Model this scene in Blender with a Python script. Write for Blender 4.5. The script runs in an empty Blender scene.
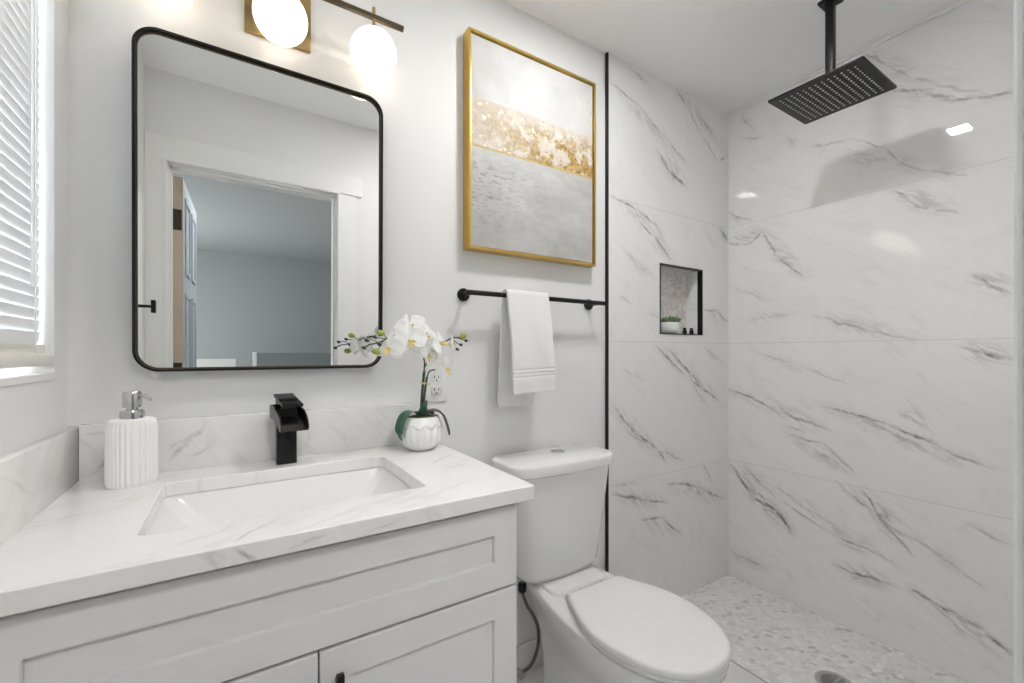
import bpy, bmesh, math, random
from mathutils import Vector, Matrix, noise
random.seed(7)
PI = math.pi
sc = bpy.context.scene
C = sc.collection
# ---------------------------------------------------------------- camera
cam_d = bpy.data.cameras.new('camera')
cam = bpy.data.objects.new('camera', cam_d); C.objects.link(cam)
cam.location = (0, -1.3362, 1.1755)
cam.rotation_euler = (PI/2, 0, -0.5681)
cam_d.sensor_width = 36
cam_d.lens = 435.1/1024*36
cam_d.shift_y = 11.2/1024
cam_d.clip_start = 0.01
sc.camera = cam
# ---------------------------------------------------------------- colour management, exposure
sc.view_settings.view_transform = 'Standard'
sc.view_settings.look = 'None'
sc.view_settings.gamma = 1
sc.view_settings.use_curve_mapping = False
sc.view_settings.exposure = 0.54
# ---------------------------------------------------------------- world (daylight outside the windows)
w = bpy.data.worlds.new('sky'); sc.world = w; w.use_nodes = True
w.node_tree.nodes['Background'].inputs[0].default_value = (0.80, 0.90, 1.0, 1)
w.node_tree.nodes['Background'].inputs[1].default_value = 2.2
def area(name, loc, rot, sx, sy, power, col=(1, 1, 1)):
    d = bpy.data.lights.new(name, 'AREA'); d.shape = 'RECTANGLE'; d.size = sx; d.size_y = sy
    d.energy = power; d.color = col
    o = bpy.data.objects.new(name, d); C.objects.link(o); o.location = loc; o.rotation_euler = rot
    return o
# daylight through the bathroom window (outside the glass), and through the bedroom window
area('bathroom_window_daylight', (-0.56, -0.45, 1.72), (0, -PI/2, 0), 1.1, 0.72, 34, (0.96, 0.975, 1.0))
area('bedroom_window_daylight', (-1.72, -4.2, 1.25), (0, -PI/2, 0), 1.2, 1.4, 34, (0.96, 0.985, 1.0))
# unseen fill light added behind the camera to brighten the room through the doorway
area('doorway_fill_light', (0.35, -2.05, 2.42), (0, 0, 0), .35, .35, 15, (1.0, 0.985, 0.97))
LIGHT_CEIL = 185.0     # emission strength of the recessed square ceiling light
LIGHT_GLOBE = 1.25      # emission strength of the vanity globes
sc.cycles.use_denoising = True
sc.cycles.max_bounces = 14
sc.cycles.diffuse_bounces = 8
sc.cycles.glossy_bounces = 8
sc.cycles.sample_clamp_indirect = 20.0

# ---------------------------------------------------------------- materials
def nt_new(name):
    m = bpy.data.materials.new(name); m.use_nodes = True
    nt = m.node_tree; b = nt.nodes['Principled BSDF']
    return m, nt, b
def L(nt, a, b): nt.links.new(a, b)
def mat(name, col, rough=0.5, metal=0.0, spec=0.5, trans=0.0, sub=0.0, coat=0.0, bump=0.0, bscale=200, var=0.0, vscale=8, ior=1.5):
    m, nt, b = nt_new(name)
    b.inputs['Base Color'].default_value = (*col, 1)
    b.inputs['Roughness'].default_value = rough
    b.inputs['Metallic'].default_value = metal
    b.inputs['Specular IOR Level'].default_value = spec
    b.inputs['Transmission Weight'].default_value = trans
    b.inputs['Coat Weight'].default_value = coat
    b.inputs['IOR'].default_value = ior
    if sub:
        b.inputs['Subsurface Weight'].default_value = sub
        b.inputs['Subsurface Radius'].default_value = (0.01, 0.01, 0.008)
    g = nt.nodes.new('ShaderNodeNewGeometry')
    if bump:
        n = nt.nodes.new('ShaderNodeTexNoise'); n.inputs['Scale'].default_value = bscale; n.inputs['Detail'].default_value = 4
        L(nt, g.outputs['Position'], n.inputs['Vector'])
        bp = nt.nodes.new('ShaderNodeBump'); bp.inputs['Strength'].default_value = bump; bp.inputs['Distance'].default_value = 0.002
        L(nt, n.outputs['Fac'], bp.inputs['Height']); L(nt, bp.outputs['Normal'], b.inputs['Normal'])
    if var:
        n = nt.nodes.new('ShaderNodeTexNoise'); n.inputs['Scale'].default_value = vscale; n.inputs['Detail'].default_value = 3
        L(nt, g.outputs['Position'], n.inputs['Vector'])
        r = nt.nodes.new('ShaderNodeMapRange'); r.inputs['From Min'].default_value = .3; r.inputs['From Max'].default_value = .7
        r.inputs['To Min'].default_value = 1-var; r.inputs['To Max'].default_value = 1+var
        L(nt, n.outputs['Fac'], r.inputs['Value'])
        mx = nt.nodes.new('ShaderNodeVectorMath'); mx.operation = 'SCALE'; mx.inputs[0].default_value = col
        L(nt, r.outputs[0], mx.inputs['Scale']); L(nt, mx.outputs[0], b.inputs['Base Color'])
    return m
def emis(name, col, strength, base=(0.9, 0.9, 0.9)):
    m, nt, b = nt_new(name)
    b.inputs['Base Color'].default_value = (*base, 1)
    b.inputs['Emission Color'].default_value = (*col, 1); b.inputs['Emission Strength'].default_value = strength
    b.inputs['Roughness'].default_value = 0.3
    return m

def math_(nt, op, a, b=None, c=None, clamp=False):
    n = nt.nodes.new('ShaderNodeMath'); n.operation = op; n.use_clamp = clamp
    for i, x in enumerate((a, b, c)):
        if x is None: continue
        if isinstance(x, (int, float)): n.inputs[i].default_value = x
        else: L(nt, x, n.inputs[i])
    return n.outputs[0]
def marble(name, axis, veins, base=(0.80, 0.80, 0.795), vein=(0.26, 0.255, 0.25), rough=0.012, joints=True, cloud=0.05, thin=0.12, hal=1.0):
    """glazed marble-look slab: veins as given runs in wall coordinates, broken up with noise"""
    m, nt, b = nt_new(name)
    g = nt.nodes.new('ShaderNodeNewGeometry')
    sp = nt.nodes.new('ShaderNodeSeparateXYZ'); L(nt, g.outputs['Position'], sp.inputs[0])
    cb = nt.nodes.new('ShaderNodeCombineXYZ')
    L(nt, sp.outputs['XYZ'.index(axis[0])], cb.inputs[0]); L(nt, sp.outputs['XYZ'.index(axis[1])], cb.inputs[1])
    P = cb.outputs[0]; ang = math.radians({'YZ': 32, 'XZ': -50, 'XY': 25}[axis])
    def dist(P, scale, amp, seed):
        n = nt.nodes.new('ShaderNodeTexNoise'); n.inputs['Scale'].default_value = scale; n.inputs['Detail'].default_value = 3
        mp = nt.nodes.new('ShaderNodeVectorMath'); mp.operation = 'ADD'; mp.inputs[1].default_value = (seed, seed*2, seed)
        L(nt, g.outputs['Position'], mp.inputs[0]); L(nt, mp.outputs[0], n.inputs['Vector'])
        s = nt.nodes.new('ShaderNodeVectorMath'); s.operation = 'MULTIPLY_ADD'
        L(nt, n.outputs['Color'], s.inputs[0]); s.inputs[1].default_value = (amp, amp, 0); s.inputs[2].default_value = (-amp/2, -amp/2, 0)
        a = nt.nodes.new('ShaderNodeVectorMath'); a.operation = 'ADD'; L(nt, P, a.inputs[0]); L(nt, s.outputs[0], a.inputs[1])
        return a.outputs[0]
    Q = dist(P, 9, 0.035, 3.0)
    Q = dist(Q, 38, 0.014, 8.0)
    def runs(Q, items):
        acc = None
        for (a, bb, wd, st) in items:
            mp = nt.nodes.new('ShaderNodeMapping'); mp.vector_type = 'TEXTURE'
            dx, dz = bb[0]-a[0], bb[1]-a[1]; ln = math.hypot(dx, dz)
            mp.inputs['Location'].default_value = ((a[0]+bb[0])/2, (a[1]+bb[1])/2, 0)
            mp.inputs['Rotation'].default_value = (0, 0, math.atan2(dz, dx))
            mp.inputs['Scale'].default_value = (ln*0.62+.004, wd, 1)
            L(nt, Q, mp.inputs[0])
            le = nt.nodes.new('ShaderNodeVectorMath'); le.operation = 'LENGTH'; L(nt, mp.outputs[0], le.inputs[0])
            v = math_(nt, 'MULTIPLY_ADD', le.outputs['Value'], -st, st)
            acc = v if acc is None else math_(nt, 'MAXIMUM', acc, v)
        return math_(nt, 'MAXIMUM', acc, 0.0)
    core = []; halo = []
    for pts, wd, st in veins:
        for i in range(len(pts)-1):
            core.append((pts[i], pts[i+1], wd*1.05, st*1.25))
        halo.append((pts[0], pts[-1], wd*5.0+0.012, st*0.62*hal))
    n2 = nt.nodes.new('ShaderNodeTexNoise'); n2.inputs['Scale'].default_value = 30; n2.inputs['Detail'].default_value = 4
    L(nt, g.outputs['Position'], n2.inputs['Vector'])
    brk = math_(nt, 'MULTIPLY_ADD', n2.outputs['Fac'], 2.6, -0.55, clamp=True)
    n3 = nt.nodes.new('ShaderNodeTexNoise'); n3.inputs['Scale'].default_value = 11; n3.inputs['Detail'].default_value = 6
    L(nt, g.outputs['Position'], n3.inputs['Vector'])
    hb = math_(nt, 'MULTIPLY_ADD', n3.outputs['Fac'], 3.2, -1.2, clamp=True)
    tot = None
    if core:
        c1 = math_(nt, 'MULTIPLY', runs(Q, core), brk)
        ms = nt.nodes.new('ShaderNodeMapping'); ms.vector_type = 'TEXTURE'; ms.inputs['Rotation'].default_value = (0, 0, ang); ms.inputs['Scale'].default_value = (.30, .055, 1)
        L(nt, Q, ms.inputs[0])
        ns = nt.nodes.new('ShaderNodeTexNoise'); ns.inputs['Scale'].default_value = 1.5; ns.inputs['Detail'].default_value = 5; ns.inputs['Roughness'].default_value = .6
        L(nt, ms.outputs[0], ns.inputs['Vector'])
        st_ = math_(nt, 'MULTIPLY_ADD', math_(nt, 'ABSOLUTE', math_(nt, 'SUBTRACT', ns.outputs['Fac'], .5)), -16.0, 1.0, clamp=True)
        h1 = math_(nt, 'MULTIPLY', runs(Q, halo), math_(nt, 'MULTIPLY_ADD', st_, 1.15, math_(nt, 'MULTIPLY', hb, .5)))
        tot = math_(nt, 'ADD', c1, h1)
    # faint procedural hairlines running the same diagonal, and soft clouding
    mp = nt.nodes.new('ShaderNodeMapping'); mp.vector_type = 'TEXTURE'; mp.inputs['Rotation'].default_value = (0, 0, ang); mp.inputs['Scale'].default_value = (.8, .22, 1)
    L(nt, P, mp.inputs[0])
    nz = nt.nodes.new('ShaderNodeTexNoise'); nz.inputs['Scale'].default_value = 1.6; nz.inputs['Detail'].default_value = 7; nz.inputs['Roughness'].default_value = .55
    L(nt, mp.outputs[0], nz.inputs['Vector'])
    rid = math_(nt, 'ABSOLUTE', math_(nt, 'SUBTRACT', nz.outputs['Fac'], 0.5))
    rid = math_(nt, 'MULTIPLY_ADD', rid, -34.0, 1.0, clamp=True)
    rid = math_(nt, 'MULTIPLY', math_(nt, 'MULTIPLY', rid, hb), thin)
    tot = rid if tot is None else math_(nt, 'MAXIMUM', tot, rid)
    cl = math_(nt, 'MULTIPLY_ADD', nz.outputs['Fac'], cloud*2, -cloud*0.6)
    tot = math_(nt, 'ADD', tot, cl, clamp=True)
    if joints:
        z = math_(nt, 'DIVIDE', sp.outputs[2], 0.612)
        f = math_(nt, 'FRACT', math_(nt, 'ADD', z, 0.5))
        d = math_(nt, 'ABSOLUTE', math_(nt, 'SUBTRACT', f, 0.5))
        j = math_(nt, 'LESS_THAN', d, 0.0022)
        tot = math_(nt, 'MAXIMUM', tot, math_(nt, 'MULTIPLY', j, 0.32))
    mx = nt.nodes.new('ShaderNodeMix'); mx.data_type = 'RGBA'
    mx.inputs[6].default_value = (*base, 1); mx.inputs[7].default_value = (*vein, 1)
    L(nt, tot, mx.inputs[0]); L(nt, mx.outputs[2], b.inputs['Base Color'])
    b.inputs['Roughness'].default_value = rough; b.inputs['Specular IOR Level'].default_value = 0.5 if not joints else 0.85
    return m

# vein runs on the two slab walls, metres: [(points), width, strength]
VR = [([(-0.594, 2.417), (-0.673, 2.34), (-0.753, 2.237), (-0.81, 2.199)], 0.007, 0.5), ([(-0.692, 2.222), (-0.773, 2.18), (-0.864, 2.098), (-0.92, 2.077), (-1.009, 2.05)], 0.008, 0.7), ([(-0.07, 2.419), (-0.147, 2.287)], 0.004, 0.4), ([(-0.07, 2.289), (-0.196, 2.242)], 0.004, 0.3), ([(-0.298, 2.194), (-0.341, 2.134)], 0.004, 0.4), ([(-0.396, 2.108), (-0.559, 2.077), (-0.673, 1.99), (-0.714, 1.923), (-0.793, 1.86), (-0.9, 1.815)], 0.007, 0.45), ([(-0.692, 1.823), (-0.753, 1.754), (-0.81, 1.711), (-0.874, 1.683)], 0.007, 0.6), ([(0.0, 1.925), (-0.122, 1.85)], 0.006, 0.5), ([(-0.005, 1.764), (-0.112, 1.725), (-0.182, 1.78)], 0.008, 0.7), ([(-0.182, 1.78), (-0.248, 1.644), (-0.367, 1.52)], 0.008, 0.7), ([(-0.005, 1.54), (-0.22, 1.429)], 0.006, 0.3), ([(-0.112, 1.342), (-0.32, 1.353)], 0.006, 0.4), ([(-0.416, 1.346), (-0.601, 1.274), (-0.773, 1.224)], 0.007, 0.55), ([(-0.907, 1.453), (-0.956, 1.414), (-1.009, 1.38)], 0.008, 0.85), ([(-0.882, 1.192), (-1.009, 1.154)], 0.008, 0.8), ([(-0.137, 1.184), (-0.354, 1.114), (-0.563, 1.03)], 0.005, 0.35), ([(-0.005, 0.988), (-0.248, 0.903), (-0.478, 0.827)], 0.008, 0.65), ([(-0.448, 0.938), (-0.673, 0.893), (-0.837, 0.823), (-0.963, 0.77)], 0.008, 0.75), ([(-0.708, 0.941), (-0.79, 0.886)], 0.008, 0.4), ([(-0.298, 0.79), (-0.448, 0.773), (-0.58, 0.658)], 0.007, 0.65), ([(-0.022, 0.582), (-0.137, 0.441), (-0.248, 0.419), (-0.32, 0.332)], 0.011, 1.0), ([(-0.081, 0.595), (-0.248, 0.472), (-0.478, 0.387), (-0.708, 0.336)], 0.007, 0.6), ([(-0.591, 0.602), (-0.654, 0.493), (-0.75, 0.396)], 0.008, 0.8), ([(-0.49, 0.619), (-0.647, 0.495), (-0.837, 0.419)], 0.007, 0.5), ([(-0.49, 0.247), (-0.692, 0.25)], 0.008, 0.75), ([(-0.895, 0.564), (-1.009, 0.524)], 0.005, 0.4), ([(-0.741, 0.261), (-0.812, 0.241), (-0.879, 0.233), (-0.937, 0.206), (-1.013, 0.153)], 0.009, 0.8), ([(-0.022, 0.128), (-0.206, 0.106)], 0.007, 0.5), ([(-0.505, 0.362), (-0.618, 0.333)], 0.005, 0.35), ([(-0.767, 0.457), (-0.887, 0.385), (-0.956, 0.352)], 0.006, 0.4), ([(-0.172, 0.54), (-0.354, 0.493)], 0.005, 0.4), ([(-0.729, 1.01), (-0.815, 0.849)], 0.005, 0.25), ([(-0.266, 0.828), (-0.404, 0.815)], 0.005, 0.3)]
VB = [([(1.342, 2.321), (1.514, 2.272), (1.698, 2.187), (1.863, 2.084)], 0.007, 0.55), ([(1.649, 2.104), (1.727, 2.029), (1.863, 1.976)], 0.012, 0.85), ([(1.432, 2.421), (1.601, 2.389)], 0.005, 0.4), ([(1.771, 2.445), (1.863, 2.377), (1.975, 2.271), (2.12, 2.169), (2.21, 2.228)], 0.007, 0.7), ([(1.348, 1.838), (1.514, 1.812), (1.649, 1.753)], 0.008, 0.6), ([(1.514, 1.763), (1.621, 1.702), (1.757, 1.607)], 0.007, 0.8), ([(1.601, 1.805), (1.698, 1.68)], 0.006, 0.4), ([(1.377, 1.642), (1.534, 1.573), (1.635, 1.506)], 0.005, 0.35), ([(1.395, 1.42), (1.476, 1.39)], 0.005, 0.35), ([(1.991, 1.401), (2.102, 1.387), (2.21, 1.328)], 0.008, 0.6), ([(2.129, 1.821), (2.21, 1.775)], 0.008, 0.7), ([(1.567, 1.36), (1.67, 1.332)], 0.005, 0.3), ([(1.628, 1.211), (1.855, 1.057), (2.165, 0.905)], 0.007, 0.75), ([(1.698, 1.207), (1.95, 1.029)], 0.011, 0.7), ([(1.894, 1.026), (2.017, 0.91)], 0.008, 0.4), ([(1.342, 0.953), (1.502, 0.819), (1.635, 0.741), (1.698, 0.672)], 0.009, 0.8), ([(1.482, 1.577), (1.621, 1.509)], 0.005, 0.3), ([(1.975, 1.209), (2.183, 1.116)], 0.005, 0.4), ([(1.432, 0.839), (1.58, 0.756), (1.871, 0.635)], 0.006, 0.45), ([(1.706, 0.568), (1.958, 0.508), (2.174, 0.404)], 0.009, 0.7), ([(1.348, 0.579), (1.554, 0.516), (1.706, 0.474)], 0.009, 0.7), ([(1.527, 0.431), (1.677, 0.409), (1.817, 0.299)], 0.009, 0.7), ([(1.975, 0.621), (2.076, 0.504)], 0.006, 0.4), ([(1.336, 0.614), (1.534, 0.596)], 0.005, 0.35), ([(1.395, 1.101), (1.567, 1.047)], 0.004, 0.3), ([(1.975, 1.818), (2.102, 1.708)], 0.004, 0.25)]
# (vein runs measured on the two tiled walls, metres; first coordinate along the wall, second height)
M = {}
M['paint'] = mat('wall_paint', (0.79, 0.79, 0.787), 0.55, bump=0.15, bscale=350)
M['ceil'] = mat('ceiling_paint', (0.89, 0.89, 0.888), 0.7)
M['trim'] = mat('trim_paint', (0.82, 0.82, 0.81), 0.35)
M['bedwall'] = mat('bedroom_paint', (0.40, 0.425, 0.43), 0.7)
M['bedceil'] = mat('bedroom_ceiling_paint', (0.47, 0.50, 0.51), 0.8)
M['bedfloor'] = mat('bedroom_floor', (0.45, 0.38, 0.30), 0.4, var=.15)
M['cab'] = mat('cabinet_paint', (0.70, 0.70, 0.70), 0.35)
M['carcass'] = mat('cabinet_shadow_gap', (0.55, 0.55, 0.54), 0.5)
M['black'] = mat('matte_black_metal', (0.010, 0.010, 0.011), 0.35, metal=0.0, spec=.3)
M['blacksatin'] = mat('satin_black_metal', (0.008, 0.008, 0.009), 0.20, spec=.35)
M['nozzle'] = mat('grey_rubber', (0.62, 0.62, 0.62), 0.6)
M['brass'] = mat('brushed_brass', (0.42, 0.30, 0.13), 0.34, metal=1.0)
M['bronze'] = mat('dark_bronze', (0.14, 0.11, 0.075), 0.35, metal=0.9)
M['gold'] = mat('gold_leaf_frame', (0.72, 0.49, 0.13), 0.28, metal=1.0, bump=.3, bscale=120)
M['chrome'] = mat('chrome', (0.60, 0.60, 0.61), 0.08, metal=1.0)
M['steel'] = mat('brushed_steel', (0.55, 0.54, 0.53), 0.42, metal=1.0)
M['braid'] = mat('braided_hose', (0.20, 0.19, 0.17), 0.4, metal=.7, bump=1.0, bscale=900)
M['porcelain'] = mat('porcelain', (0.83, 0.83, 0.82), 0.07, coat=.3)
M['seat'] = mat('toilet_seat_plastic', (0.84, 0.84, 0.835), 0.18)
M['mirror'] = mat('mirror_silver', (0.90, 0.91, 0.905), 0.0, metal=1.0)
M['towel'] = mat('terry_cloth', (0.86, 0.86, 0.855), 0.95, bump=1.0, bscale=420, spec=.1)
M['ceramic'] = mat('ribbed_ceramic', (0.86, 0.86, 0.85), 0.35)
M['pot'] = mat('glazed_pot', (0.80, 0.80, 0.79), 0.22)
M['petal'] = mat('orchid_petal', (0.88, 0.88, 0.86), 0.5, sub=.25)
M['yellow'] = mat('orchid_throat', (0.80, 0.66, 0.24), 0.5, sub=.1)
M['leaf'] = mat('orchid_leaf', (0.035, 0.115, 0.07), 0.35)
M['darkleaf'] = mat('dark_orchid_leaf', (0.11, 0.105, 0.11), 0.35)
M['stem'] = mat('orchid_stem', (0.045, 0.065, 0.03), 0.5)
M['bud'] = mat('orchid_bud', (0.35, 0.40, 0.06), 0.5)
M['darkbud'] = mat('dark_bud', (0.03, 0.055, 0.035), 0.5)
M['tie'] = mat('raffia_tie', (0.62, 0.52, 0.26), 0.7)
M['moss'] = mat('pot_moss', (0.10, 0.09, 0.04), 0.9, bump=1, bscale=150)
M['succulent'] = mat('succulent_green', (0.16, 0.22, 0.13), 0.5, var=.4, vscale=60)
M['blind'] = mat('blind_slat', (0.86, 0.88, 0.90), 0.4, trans=0.0)
b_ = M['blind'].node_tree.nodes['Principled BSDF']; b_.inputs['Subsurface Weight'].default_value = 0.0
M['cream'] = mat('cream_vinyl', (0.78, 0.76, 0.70), 0.4)
M['doorwood'] = mat('raw_door_edge', (0.52, 0.44, 0.35), 0.6, var=.1, vscale=4)
M['doorface'] = mat('door_paint', (0.38, 0.43, 0.47), 0.4)
M['hinge'] = mat('hinge_bronze', (0.055, 0.045, 0.035), 0.4, metal=.6)
M['outlet'] = mat('outlet_plastic', (0.84, 0.84, 0.83), 0.3)
M['slot'] = mat('outlet_slot', (0.05, 0.05, 0.05), 0.6)
M['globe'] = emis('opal_globe', (1.0, 0.87, 0.68), LIGHT_GLOBE)
M['led'] = emis('ceiling_led', (1.0, 0.985, 0.97), LIGHT_CEIL)
def thin_glass():
    m, nt, b = nt_new('window_glass')
    t = nt.nodes.new('ShaderNodeBsdfTransparent'); g = nt.nodes.new('ShaderNodeBsdfGlossy'); g.inputs['Roughness'].default_value = 0
    f = nt.nodes.new('ShaderNodeFresnel'); f.inputs[0].default_value = 1.45; x = nt.nodes.new('ShaderNodeMixShader')
    L(nt, f.outputs[0], x.inputs[0]); L(nt, t.outputs[0], x.inputs[1]); L(nt, g.outputs[0], x.inputs[2])
    L(nt, x.outputs[0], nt.nodes['Material Output'].inputs[0]); return m
M['glass'] = thin_glass()
def band(k):
    z0, z1 = .612*k - .02, .612*(k+1) + .02
    out = []
    for pts, w_, s_ in VR:
        segs = [(a, b) for a, b in zip(pts, pts[1:]) if max(a[1], b[1]) > z0 and min(a[1], b[1]) < z1]
        if segs: out.append(([segs[0][0]] + [b for a, b in segs], w_, s_))
    return out
M['tile_right'] = [marble('marble_slab_right', 'YZ', band(k), base=(0.85, 0.85, 0.852)) for k in range(4)]
M['tile_back'] = marble('marble_slab_back', 'XZ', VB, base=(0.82, 0.82, 0.82), hal=.85)
CV = [([(0.00, -0.565), (0.03, -0.53), (0.07, -0.49)], .004, .5), ([(0.20, -0.52), (0.29, -0.49)], .004, .35), ([(0.42, -0.30), (0.50, -0.22)], .008, .4),
      ([(0.44, -0.35), (0.52, -0.33)], .006, .3)]
M['quartz'] = marble('quartz_top', 'XY', CV, base=(0.84, 0.838, 0.83), vein=(0.42, 0.39, 0.34), rough=.10, joints=False, cloud=.05, thin=.25, hal=.35)
SV = [([(-.27, .90), (-.245, .93), (-.205, .955)], .008, .8), ([(-.275, .995), (-.20, 1.0)], .004, .4), ([(-.13, .915), (-.10, .96), (-.07, .99)], .008, .5), ([(-.14, .935), (-.06, 1.0)], .006, .5), ([(-.10, .925), (-.03, .95)], .004, .3)]
M['splash'] = marble('quartz_splash', 'XZ', SV, base=(0.83, 0.825, 0.81), vein=(0.36, 0.35, 0.32), rough=.12, joints=False, cloud=.05, thin=.25, hal=.35)
M['side'] = marble('quartz_side', 'YZ', [([(-.40, .99), (-.25, .93)], .005, .3)], base=(0.85, 0.845, 0.83), vein=(0.42, 0.39, 0.34), rough=.14, joints=False, cloud=.05, thin=.2, hal=.3)
FV = [([(.0, .88), (.03, .865)], .005, .7), ([(.07, .868), (.13, .882)], .004, .5), ([(.2, .87), (.26, .885)], .003, .3)]
M['edge'] = marble('quartz_edge', 'XZ', FV, base=(0.80, 0.795, 0.78), vein=(0.36, 0.35, 0.32), rough=.15, joints=False, cloud=.08, thin=.35, hal=.35)

def floor_tile():
    m, nt, b = nt_new('floor_tile')
    g = nt.nodes.new('ShaderNodeNewGeometry')
    br = nt.nodes.new('ShaderNodeTexBrick'); br.offset = 0.0
    br.inputs['Scale'].default_value = 1; br.inputs['Brick Width'].default_value = .61; br.inputs['Row Height'].default_value = .305
    br.inputs['Mortar Size'].default_value = .003; br.inputs['Mortar Smooth'].default_value = 0
    br.inputs['Color1'].default_value = (.74, .73, .72, 1); br.inputs['Color2'].default_value = (.76, .755, .74, 1); br.inputs['Mortar'].default_value = (.28, .27, .26, 1)
    L(nt, g.outputs['Position'], br.inputs['Vector']); L(nt, br.outputs['Color'], b.inputs['Base Color'])
    b.inputs['Roughness'].default_value = .25
    return m
M['floor'] = floor_tile()
def pebbles():
    m, nt, b = nt_new('pebble_mosaic')
    g = nt.nodes.new('ShaderNodeNewGeometry')
    mp = nt.nodes.new('ShaderNodeMapping'); mp.vector_type = 'TEXTURE'; mp.inputs['Rotation'].default_value = (0, 0, -.57); mp.inputs['Scale'].default_value = (.032, .0185, 1)
    dn_ = nt.nodes.new('ShaderNodeTexNoise'); dn_.inputs['Scale'].default_value = 28; L(nt, g.outputs['Position'], dn_.inputs['Vector'])
    da = nt.nodes.new('ShaderNodeVectorMath'); da.operation = 'MULTIPLY_ADD'; da.inputs[1].default_value = (.024, .024, 0); L(nt, dn_.outputs['Color'], da.inputs[0]); L(nt, g.outputs['Position'], da.inputs[2])
    L(nt, da.outputs[0], mp.inputs[0])
    v = nt.nodes.new('ShaderNodeTexVoronoi'); v.inputs['Scale'].default_value = 1; v.inputs['Randomness'].default_value = .8
    L(nt, mp.outputs[0], v.inputs['Vector'])
    ve = nt.nodes.new('ShaderNodeTexVoronoi'); ve.feature = 'DISTANCE_TO_EDGE'; ve.inputs['Scale'].default_value = 1; ve.inputs['Randomness'].default_value = .8
    L(nt, mp.outputs[0], ve.inputs['Vector'])
    sp = nt.nodes.new('ShaderNodeSeparateColor'); L(nt, v.outputs['Color'], sp.inputs[0])
    r = nt.nodes.new('ShaderNodeValToRGB'); e = r.color_ramp.elements
    e[0].position = 0; e[0].color = (.56, .55, .535, 1); e[1].position = 1; e[1].color = (.84, .83, .815, 1)
    k = e.new(.14); k.color = (.70, .69, .67, 1); k = e.new(.36); k.color = (.78, .77, .755, 1)
    L(nt, sp.outputs[0], r.inputs[0])
    n = nt.nodes.new('ShaderNodeTexNoise'); n.inputs['Scale'].default_value = 45; n.inputs['Detail'].default_value = 5; L(nt, g.outputs['Position'], n.inputs['Vector'])
    s = math_(nt, 'MULTIPLY_ADD', n.outputs['Fac'], .50, .75)
    sc_ = nt.nodes.new('ShaderNodeVectorMath'); sc_.operation = 'SCALE'; L(nt, r.outputs[0], sc_.inputs[0]); L(nt, s, sc_.inputs['Scale'])
    mask = math_(nt, 'LESS_THAN', ve.outputs['Distance'], .055)
    mx = nt.nodes.new('ShaderNodeMix'); mx.data_type = 'RGBA'; L(nt, mask, mx.inputs[0]); L(nt, sc_.outputs[0], mx.inputs[6]); mx.inputs[7].default_value = (.76, .755, .74, 1)
    L(nt, mx.outputs[2], b.inputs['Base Color'])
    h = math_(nt, 'MINIMUM', ve.outputs['Distance'], .15)
    bp = nt.nodes.new('ShaderNodeBump'); bp.inputs['Strength'].default_value = .6; bp.inputs['Distance'].default_value = .01; L(nt, h, bp.inputs['Height']); L(nt, bp.outputs[0], b.inputs['Normal'])
    b.inputs['Roughness'].default_value = .4
    return m
M['pebble'] = pebbles()
def niche_mosaic():
    m, nt, b = nt_new('niche_mosaic')
    g = nt.nodes.new('ShaderNodeNewGeometry')
    mp = nt.nodes.new('ShaderNodeMapping'); mp.inputs['Rotation'].default_value = (PI/2, .4, 0); mp.inputs['Scale'].default_value = (58, 58, 58)
    L(nt, g.outputs['Position'], mp.inputs[0])
    v = nt.nodes.new('ShaderNodeTexVoronoi'); v.inputs['Scale'].default_value = 1; L(nt, mp.outputs[0], v.inputs['Vector'])
    sp = nt.nodes.new('ShaderNodeSeparateColor'); L(nt, v.outputs['Color'], sp.inputs[0])
    r = nt.nodes.new('ShaderNodeValToRGB'); e = r.color_ramp.elements
    e[0].color = (.60, .565, .55, 1); e[1].color = (.80, .78, .76, 1); k = e.new(.5); k.color = (.68, .63, .60, 1)
    L(nt, sp.outputs[0], r.inputs[0]); L(nt, r.outputs[0], b.inputs['Base Color']); b.inputs['Roughness'].default_value = .3
    return m
M['mosaic'] = niche_mosaic()

# ---------------------------------------------------------------- mesh helpers (all in world coordinates)
def box(bm, x0, x1, y0, y1, z0, z1, bev=0.0, seg=2):
    if x0 > x1: x0, x1 = x1, x0
    if y0 > y1: y0, y1 = y1, y0
    vs = [bm.verts.new((x, y, z)) for z in (z0, z1) for y in (y0, y1) for x in (x0, x1)]
    fs = [bm.faces.new([vs[i] for i in f]) for f in ((0, 2, 3, 1), (4, 5, 7, 6), (0, 1, 5, 4), (2, 6, 7, 3), (0, 4, 6, 2), (1, 3, 7, 5))]
    if bev:
        es = list({e for f in fs for e in f.edges})
        bmesh.ops.bevel(bm, geom=es, offset=bev, segments=seg, affect='EDGES', profile=.5)
    return bm
def B(*a, **k): return box(bmesh.new(), *a, **k)
def ring_faces(bm, loops, close=True, cap0=False, cap1=False):
    vl = [[bm.verts.new(p) for p in lp] for lp in loops]
    n = len(vl[0])
    for a, b in zip(vl, vl[1:]):
        for i in range(n if close else n-1):
            j = (i+1) % n
            bm.faces.new((a[i], a[j], b[j], b[i]))
    if cap0: bm.faces.new(vl[0][::-1])
    if cap1: bm.faces.new(vl[-1])
    return vl
def rrect(x0, x1, y0, y1, r, n=5):
    """rounded rectangle outline, 4(n+1) points, counter-clockwise"""
    out = []
    for cx, cy, a0 in ((x1-r, y1-r, 0), (x0+r, y1-r, 90), (x0+r, y0+r, 180), (x1-r, y0+r, 270)):
        for i in range(n+1):
            a = math.radians(a0 + 90*i/n); out.append((cx + r*math.cos(a), cy + r*math.sin(a)))
    return out
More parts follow.
